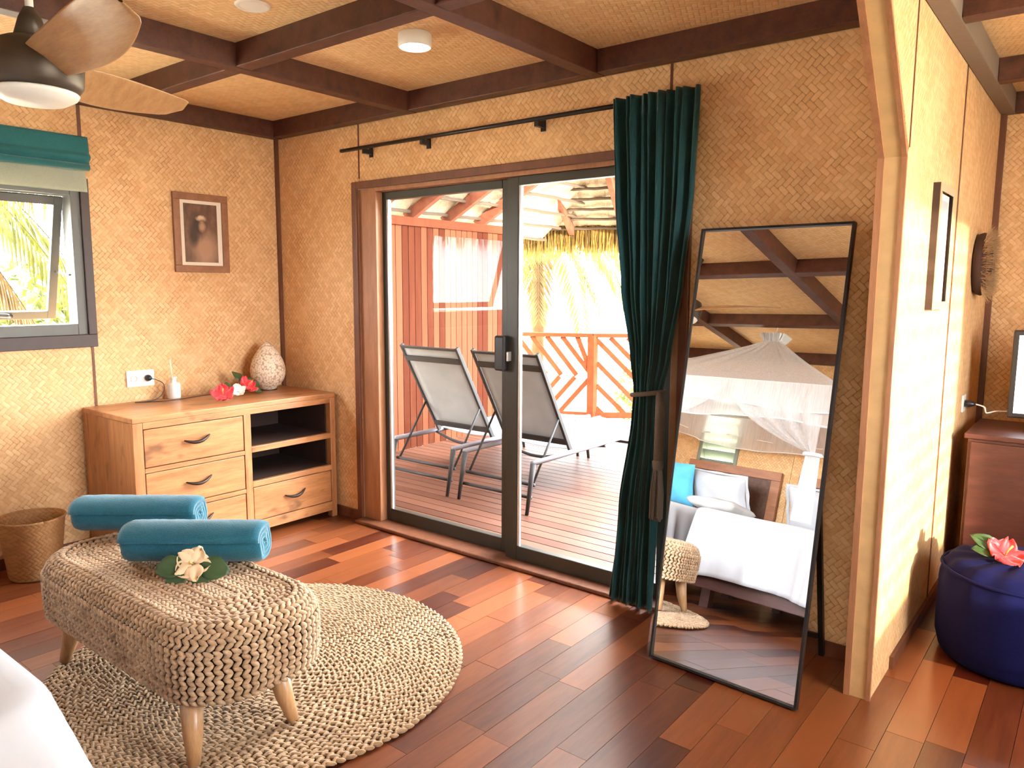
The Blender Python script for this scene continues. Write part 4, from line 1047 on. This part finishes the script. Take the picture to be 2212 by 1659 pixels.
# rolled towels
def towel(loc, rz, L, R, label):
    t = empty('rolled_towel', loc, rz, label=label, cat='towel', group='teal rolled towels on the bench')
    turns = 3.6; n = 120; th = R/(turns+0.25)*0.86
    def rad_(a): return max(0.004, R-(th*1.08)*(turns*2*PI-a)/(2*PI)) if a < turns*2*PI else R
    prof = []
    for i in range(n+1):
        a = turns*2*PI*i/n; prof.append((a, rad_(a)))
    def sq(a, r_, k=0.0):
        x, z = r_*math.cos(a-0.9)*1.06, r_*math.sin(a-0.9)*0.96
        z = max(z, -R*0.86+0.1*(z+R*0.86)) if z < -R*0.86 else z
        return x, z+R*0.86
    m = MB(); NS = 26
    secs = []
    for s_ in range(NS+1):
        v = s_/NS; y = (v-0.5)*L; e_ = min(v, 1-v)*NS/2.0
        rnd_ = 1.0 if e_ >= 1 else 0.90+0.10*math.sqrt(max(0, 1-(1-e_)**2))
        secs.append((y, rnd_))
    o_ring = []; i_ring = []
    vs = []
    rr_ = random.Random(int(L*1000+R*9999))
    for y, rd in secs:
        for a, r_ in prof:
            x, z = sq(a, r_*rd); vs.append((y + 0.003*math.sin(a*3+1), x+0.0015*rr_.uniform(-1, 1), z+0.0015*rr_.uniform(-1, 1)))
        for a, r_ in reversed(prof):
            x, z = sq(a, max(0.002, r_*rd-th*0.93)); vs.append((y + 0.003*math.sin(a*3+1)-0.0, x, z))
    k = 2*(n+1); fs = []
    for s_ in range(NS):
        for j in range(k): fs.append((s_*k+j, s_*k+(j+1) % k, (s_+1)*k+(j+1) % k, (s_+1)*k+j))
    for s_ in (0, NS):
        for j in range(n): fs.append((s_*k+j, s_*k+j+1, s_*k+k-2-j, s_*k+k-1-j))
    m.add(vs, fs); m.build('terry_roll', TOWEL, t, True)
    return t
ZS = SZ1+0.003
towel((1.33, -1.665, ZS), math.radians(39), 0.515, 0.088, 'teal rolled towel at the far end of the bench')
towel((1.86, -1.705, ZS), math.radians(39), 0.515, 0.092, 'teal rolled towel with the cream flower leaning on it')
flower('hibiscus_flower', (2.005, -1.80, ZS+0.053), (math.radians(62), 0.0, math.radians(40)), 0.066, CRMF, 'cream hibiscus flower in front of the nearer towel', cup=0.12, leaves=((3.3, 0.12), (-0.2, 0.12), (3.9, 0.10), (-1.0, 0.09)))

# waste basket
bk = empty('waste_basket', (0.215, -1.70, 0), label='woven cane waste basket under the awning window', cat='basket')
MB().lathe([(0.0, 0.004), (0.112, 0.0), (0.118, 0.01), (0.152, 0.30), (0.156, 0.31), (0.148, 0.31), (0.142, 0.29), (0.110, 0.015), (0.0, 0.012)], 40).build('body', MATS['basket_cane'], bk, True)
MB().tube([(0.153*math.cos(2*PI*i/40), 0.153*math.sin(2*PI*i/40), 0.31) for i in range(41)], 0.007, 7).build('rim', MATS['basket_cane'], bk, True)

# ------------------------------------------------------------------ beds
BZ, HEM = 0.735, 0.25
def bed(x0, x1, y0, y1, label, hx0, hx1, rnd, flare):
    t = empty('single_bed', ((x0+x1)/2, (y0+y1)/2, 0), label=label, cat='bed')
    a, b = (x1-x0)/2, (y1-y0)/2
    cx, cy = (x0+x1)/2, (y0+y1)/2
    # mattress and cover
    rr_solid(MB(), a-0.02, b-0.02, 0.06, [(0.03, 0.33), (0.0, 0.36), (0.0, BZ-0.05), (0.03, BZ-0.012)], 0.05).build('mattress', SHEET, t, True)
    boxes('bed_base', CABW, t, [(-a+0.03, a-0.03, -b+0.02, b-0.05, 0.15, 0.33)], bevel=0.004)
    for sx in (-1, 1):
        for sy in (-1, 1):
            xx, yy = sx*(a-0.12), sy*(b-0.25)
            boxes('leg', CABW, t, [(xx-0.035, xx+0.035, yy-0.035, yy+0.035, 0, 0.20)])
    ring = rrect(a, b, 0.11, 0.014); n = len(ring)
    rr_ = random.Random(rnd)
    levels = [(0.5, BZ, 0), (0.25, BZ+0.004, 0), (0.06, BZ+0.002, 0), (0.028, BZ-0.003, 0), (0.010, BZ-0.014, 0.0), (0.0, BZ-0.035, 0.0)]
    for k in range(1, 15): levels.append((-0.012*k/14, BZ-0.035-(BZ-0.035-HEM)*k/14, k/14))
    m = MB(); vs = []
    per = n
    for ins, z, w_ in levels:
        for j, (p, tn, on) in enumerate(ring):
            s_ = j/per
            cornerness = math.exp(-min(abs(abs(p[0])-a)+abs(abs(p[1])-b), 0.6)**2/0.03)
            wave = (0.010+(0.045 if p[1] > 0 else 0.0)*cornerness)*math.sin(j*0.62+1.5*math.sin(j*0.11+rnd))*w_**0.8 + 0.016*math.sin(j*0.13+rnd*2)*w_ + (0.012*math.sin(j*0.31+rnd)*w_ if p[1] > 0 else 0)
            k_ = ins if ins < 0.1 else ins*min(a, b)*1.9
            out_ = -k_ + max(-0.01, wave) + (0.17 if p[1] > 0 and p[0]*flare > 0 else 0.0)*cornerness*w_**0.8
            px_, py_ = p[0]+on[0]*out_, p[1]+on[1]*out_
            if ins > 0.1: px_, py_ = p[0]*(1-ins*1.9), p[1]*(1-ins*1.9)
            vs.append((px_, py_, z + 0.003*math.sin(px_*9+rnd)*math.sin(py_*7) - 0.03*cornerness*w_))
    fs = []
    for i in range(len(levels)-1):
        for j in range(n): fs.append((i*n+j, i*n+(j+1) % n, (i+1)*n+(j+1) % n, (i+1)*n+j))
    fs.append(tuple(range(n)))
    m.add(vs, fs); m.build('bed_cover', SHEET, t, True, solid=0.006)
    # headboard
    hb_ = boxes('headboard', HEADW, t, [(hx0-cx, hx1-cx, -b-0.12, -b-0.08, 1.22, 1.31), (hx0-cx, hx0-cx+0.09, -b-0.12, -b-0.08, 0.0, 1.22), (hx1-cx-0.09, hx1-cx, -b-0.12, -b-0.08, 0.0, 1.22), (hx0-cx+0.09, hx1-cx-0.09, -b-0.12, -b-0.08, 0.40, 0.52)], bevel=0.004)
    m = MB(); m.box(hx0-cx+0.09, hx1-cx-0.09, -b-0.11, -b-0.095, 0.52, 1.22); m.build('carved_panel', wood('carved_panel_timber', (0.035, 0.012, 0.006), (0.15, 0.055, 0.025), 0.5, (6, 3, 6), 6) if 'carved_panel_timber' not in MATS else MATS['carved_panel_timber'], hb_)
    return t
YF, YH = -2.60, -4.36
bed(1.98, 3.02, YH, YF, 'white covered single bed nearest the camera, foot towards the mirror', 1.93, 2.88, 2, 1)
bed(0.83, 1.75, YH, YF, 'white covered single bed under the louvre window', 0.80, 1.77, 5, -1)
def pillow(name, loc, rot, w_, h_, t_, mat, label, cat, frill=0.0):
    t = empty(name, loc, label=label, cat=cat); t.rotation_euler = rot
    def fn(sgn):
        def f(u, v):
            x, y = (u-0.5)*2, (v-0.5)*2
            k = max(0, (1-x**4)*(1-y**4))
            pin = 1-0.07*(x*x*y*y)*0 - 0.06*(1-abs(x)**2)*abs(y)**3*0
            ex = 1-0.08*(1-y*y); ey = 1-0.08*(1-x*x)
            z = sgn*(t_*k**0.42 + 0.006*math.sin(x*7+y*3)*k)
            return (x*w_/2*(1-0.07*(1-abs(y))), y*h_/2*(1-0.07*(1-abs(x))), z)
        return f
    m = MB(); m.grid(fn(1), 26, 22); m.grid(fn(-1), 26, 22); m.build('pad', mat, t, True)
    if frill:
        def ff(u, v):
            a = 2*PI*u; cx_, cy_ = math.cos(a), math.sin(a); mx_ = max(abs(cx_), abs(cy_)); bx, by = cx_/mx_, cy_/mx_
            k = 0.97+frill*v; return (bx*w_/2*k, by*h_/2*k, 0.008*math.sin(a*9)*v)
        MB().grid(ff, 120, 3, True).build('flange', mat, t, True, solid=0.002)
    return t
tilt = math.radians(63)
pillow('bed_pillow', (1.34, -4.17, 0.97), (tilt, 0, 0.05), 0.56, 0.42, 0.085, SHEET, 'white flanged pillow propped on the headboard beside the blue cushion', 'pillow', 0.12)
pillow('blue_cushion', (0.94, -3.98, 0.985), (math.radians(70), 0, -0.12), 0.44, 0.44, 0.07, BLUEC, 'bright blue square cushion on the bed under the louvre window', 'cushion')
pillow('bed_pillow', (1.50, -3.93, 0.83), (math.radians(6), 0, 0.2), 0.55, 0.34, 0.06, GREYC, 'flat greyish pillow lying in front of the propped pillow', 'pillow')
pillow('bed_pillow', (2.30, -4.17, 0.97), (tilt, 0, -0.05), 0.58, 0.42, 0.085, SHEET, 'white pillow propped on the bed nearest the camera', 'pillow', 0.10)
pillow('blue_cushion', (2.70, -3.96, 0.975), (math.radians(68), 0, 0.1), 0.42, 0.42, 0.07, BLUEC, 'blue cushion on the bed nearest the camera, at the mirror edge', 'cushion')

# ------------------------------------------------------------------ mosquito net
NX, NY = 1.90, -3.50
nx0, nx1, ny0, ny1, NZ = 0.93, 2.83, -4.36, -2.76, 1.80
ZA = 2.36
mn = empty('mosquito_net', (NX, NY, 0), label='white mosquito net canopy with ruffled valance over the beds', cat='mosquito net')
hx_, hy_ = (nx1-nx0)/2, (ny1-ny0)/2; cx_, cy_ = (nx0+nx1)/2-NX, (ny0+ny1)/2-NY
ring = rrect(hx_, hy_, 0.05, 0.02); n = len(ring)
def net_ring(k, z, amp=0.0, fr=1.0, ph=0):
    out = []
    for j, (p, tn, on) in enumerate(ring):
        wv = amp*math.sin(j*fr+ph)
        out.append(((p[0]*k+on[0]*wv)+cx_*k, (p[1]*k+on[1]*wv)+cy_*k, z))
    return out
def loft(rings, name, mat, parent, closed=True, **kw):
    m = MB(); k = len(rings[0]); vs = [p for r_ in rings for p in r_]; fs = []
    for i in range(len(rings)-1):
        for j in range(k if closed else k-1): fs.append((i*k+j, i*k+(j+1) % k, (i+1)*k+(j+1) % k, (i+1)*k+j))
    m.add(vs, fs); return m.build(name, mat, parent, True, **kw)
loft([net_ring(0.07, ZA, 0.012, 0.45)] + [net_ring(0.07+0.93*t, ZA-(ZA-NZ)*(t**0.92), 0.014*(1-t), 0.45) for t in (0.1, 0.25, 0.45, 0.7, 1.0)], 'canopy_cone', NET, mn)
loft([net_ring(0.07, ZA, 0.012, 0.45), net_ring(0.075, ZA+0.02, 0.02, 1.9), net_ring(0.095, ZA+0.07, 0.03, 1.9)], 'gathered_crown', NETE, mn)
MB().tube([(0, 0, ZA), (0, 0, HC)], 0.004, 6).build('hanging_cord', NETE, mn)
MB().tube([(p[0]+cx_, p[1]+cy_, NZ) for p, _, _ in ring]+[(ring[0][0][0]+cx_, ring[0][0][1]+cy_, NZ)], 0.006, 6).build('frame_hoop', NETE, mn, True)
for drop, ofs, nm in ((0.20, 0.018, 'valance_ruffle'), (0.30, 0.008, 'valance_ruffle')):
    rings = []
    for k in range(6):
        t = k/5; rings.append([(p[0]+on[0]*(ofs+0.016*t*math.sin(j*0.33+2*math.sin(j*0.05)+ofs*300))+cx_, p[1]+on[1]*(ofs+0.016*t*math.sin(j*0.33+2*math.sin(j*0.05)+ofs*300))+cy_, NZ-(drop+0.018*math.sin(j*0.09+drop*20))*t) for j, (p, tn, on) in enumerate(ring)])
    loft(rings, nm, NET, mn)
    pts = [Vector(p)-Vector((0, 0, 0.002)) for p in rings[-1]]; pts.append(pts[0])
    MB().tube(pts, 0.0055, 5).build('ruffle_edge', NETE, mn, True)
def swag(xs, xe, ze):
    # gathered side curtain at the foot end: hangs from the frame between xs and xe, drawn to the tie at xe
    def f(u, v):
        top = Vector((xs+(xe-xs)*u, ny1+0.01, NZ-0.02)); tie = Vector((xe, ny1+0.03, ze))
        sag = (1-u)*v*(1-v)*1.0
        p = top.lerp(tie, v); 
        p.x = xs+(xe-xs)*(u+(1-u)*(v**1.7)); p.z = NZ-0.02-(NZ-0.02-ze)*(1-(1-v)**1.35) if u > 0.98 else (NZ-0.02)-(NZ-0.02-ze)*(v**0.85) - 0.05*sag
        p.y += 0.03*math.sin(u*24)*(0.3+v)
        return (p.x-NX, p.y-NY, p.z)
    MB().grid(f, 50, 22).build('swag_curtain', NET, mn, True)
    def g_(u, v):
        a = 2*PI*u; r_ = 0.045+0.025*v+0.010*math.sin(a*6)
        return (xe-NX+r_*math.cos(a), ny1+0.03-NY+0.5*r_*math.sin(a), ze-(ze-0.78)*v)
    MB().grid(g_, 36, 8, True).build('hanging_tail', NET, mn, True)
    MB().tube([(xe-NX+0.055*math.cos(2*PI*i/16), ny1+0.03-NY+0.04*math.sin(2*PI*i/16), ze) for i in range(17)], 0.014, 6).build('tie_band', NETE, mn, True)
swag(2.00, 2.72, 1.27); swag(1.94, 0.99, 1.27)

# ------------------------------------------------------------------ living-room side
pp = empty('framed_picture', (XP1, 0.385, 1.665), label='grey picture in a deep frame coloured as lit front and shaded sides on the sunlit partition', cat='picture')
m = MB(); a, b = 0.16, 0.245
m.box(0, 0.028, -a, a, b-0.03, b); m.box(0, 0.028, -a, a, -b, -b+0.03); m.box(0, 0.028, -a, -a+0.03, -b+0.03, b-0.03); m.box(0, 0.028, a-0.03, a, -b+0.03, b-0.03)
m.v = [(0.026+0.1*v[0], v[1], v[2]) for v in m.v]; m.build('frame', plain('lit_picture_frame', (0.45, 0.33, 0.20), 0.5), pp)  # frame front in a pale tone for the strong light on it
boxes('shaded_frame_side', plain('shaded_picture_frame', (0.035, 0.016, 0.010), 0.5), pp, [(0, 0.026, -a, -a+0.012, -b, b), (0, 0.026, a-0.012, a, -b, b), (0, 0.026, -a+0.012, a-0.012, b-0.012, b), (0, 0.026, -a+0.012, a-0.012, -b, -b+0.012)])  # sides of the same frame, their shade put into the dark colour
boxes('passepartout', PASSE, pp, [(0.002, 0.012, -a+0.03, a-0.03, -b+0.03, b-0.03)])
boxes('print', GREYP, pp, [(0.012, 0.013, -a+0.055, a-0.055, -b+0.055, b-0.055)])
wr_ = empty('fibre_wreath', (XP1+0.02, 1.50, 1.63), label='round bristly fibre wreath on the partition past the picture', cat='wreath')
pts = [(0.012, 0.13*math.cos(2*PI*i/40), 0.13*math.sin(2*PI*i/40)) for i in range(41)]
MB().tube(pts, 0.032, 10).build('ring', DARKF, wr_, True)
m = MB(); rr = random.Random(21)
for i in range(900):
    a = rr.random()*2*PI; r_ = 0.13+rr.uniform(-0.03, 0.03); d = Vector((rr.uniform(0.2, 1), math.cos(a)*rr.uniform(-.4, 1.2), math.sin(a)*rr.uniform(-.4, 1.2))).normalized()
    p = Vector((0.025, r_*math.cos(a), r_*math.sin(a))); m.tube([p, p+d*rr.uniform(0.03, 0.065)], [0.002, 0.0008], 3, False)
tag(m.build('bristles', STRAWC, wr_), kind='stuff')
so = empty('wall_outlet', (XP1, 1.44, 0.905), label='white wall socket behind the television', cat='socket')
boxes('plate', WHITEP, so, [(0, 0.01, -0.042, 0.042, -0.045, 0.045)], bevel=0.003)
pc = empty('power_cord', (XP1+0.011, 1.44, 0.905), label='black plug with pale cable running to the television', cat='cord')
m = MB(); m.lathe([(0.019, 0.0), (0.019, 0.02), (0.012, 0.04), (0.006, 0.05)], 14, mtx=Matrix.Rotation(PI/2, 4, 'Y')); m.build('plug', BLKP, pc, True)
MB().tube(smooth_path([(0.05, 0, 0), (0.09, -0.01, -0.01), (0.10, 0.0, -0.04), (0.14, 0.02, -0.03), (0.2, 0.05, -0.03)]), 0.004, 6).build('cable', WHITEP, pc, True)
cb_ = empty('tv_cabinet', (3.99, 1.12, 0), label='dark red-brown cabinet under the television', cat='cabinet')
boxes('body', CABW, cb_, [(0.005, 1.1, 0.015, 0.55, 0.06, 0.775)], bevel=0.004)
boxes('top', CABW, cb_, [(-0.01, 1.115, 0.0, 0.56, 0.775, 0.80)], bevel=0.004)
for k in range(2):
    d_ = boxes('door', CABW, cb_, [(0.02+0.535*k, 0.545+0.535*k, 0.0, 0.016, 0.08, 0.76)], bevel=0.004)
    m = MB(); m.lathe([(0.006, 0), (0.006, 0.012), (0.013, 0.018), (0.011, 0.026), (0.0, 0.028)], 14, mtx=Matrix.Translation((0.49+0.1*k, 0.0, 0.5)) @ Matrix.Rotation(PI/2, 4, 'X')); m.build('knob', IRON, d_, True)
for xx in (0.03, 1.03):
    for yy in (0.03, 0.48): boxes('foot', CABW, cb_, [(xx, xx+0.05, yy, yy+0.05, 0, 0.06)])
tv = empty('television', (4.485, 1.40, 0.80), 0.05, label='television on the cabinet, screen glow standing in for a window reflection', cat='television')
boxes('casing', BLKP, tv, [(-0.36, 0.36, 0.0, 0.05, 0.06, 0.50)], bevel=0.006)
boxes('screen', emit('screen_reflection_glow', (0.9, 0.95, 1.0), 1.4), tv, [(-0.335, 0.335, -0.003, 0.002, 0.085, 0.475)])  # reflection of a window in the screen, put in as emission
boxes('stand', BLKP, tv, [(-0.04, 0.04, 0.01, 0.05, 0.01, 0.08), (-0.28, 0.28, -0.09, 0.12, 0.0, 0.014)], bevel=0.004)
pf_ = empty('navy_pouf', (4.315, 0.44, 0), label='round navy cloth pouf below the television cabinet', cat='pouf')
def pouf(u, v):
    a = 2*PI*u; tab = [(0.0, 0.0), (0.25, 0.0), (0.285, 0.02), (0.30, 0.08), (0.302, 0.20), (0.297, 0.32), (0.285, 0.375), (0.25, 0.41), (0.15, 0.42), (0.0, 0.415)]
    f = v*(len(tab)-1); i = min(int(f), len(tab)-2); t = f-i; r_ = tab[i][0]*(1-t)+tab[i+1][0]*t; z = tab[i][1]*(1-t)+tab[i+1][1]*t
    r_ *= 1+0.012*math.sin(a*14)*(1 if z > 0.3 else 0.3)
    return (r_*math.cos(a), r_*math.sin(a), z+0.004*math.sin(a*14)*(1 if z > 0.3 else 0))
MB().grid(pouf, 84, 40, True).build('cover', NAVY, pf_, True)
MB().tube([(0.292*math.cos(2*PI*i/50), 0.292*math.sin(2*PI*i/50), 0.372) for i in range(51)], 0.007, 6).build('piping', NAVY, pf_, True)
flower('hibiscus_flower', (4.245, 0.36, 0.448), (0.55, 0.1, 0.5), 0.075, REDF, 'red hibiscus flower lying on the navy pouf', leaves=((2.4, 0.12), (3.0, 0.1)))
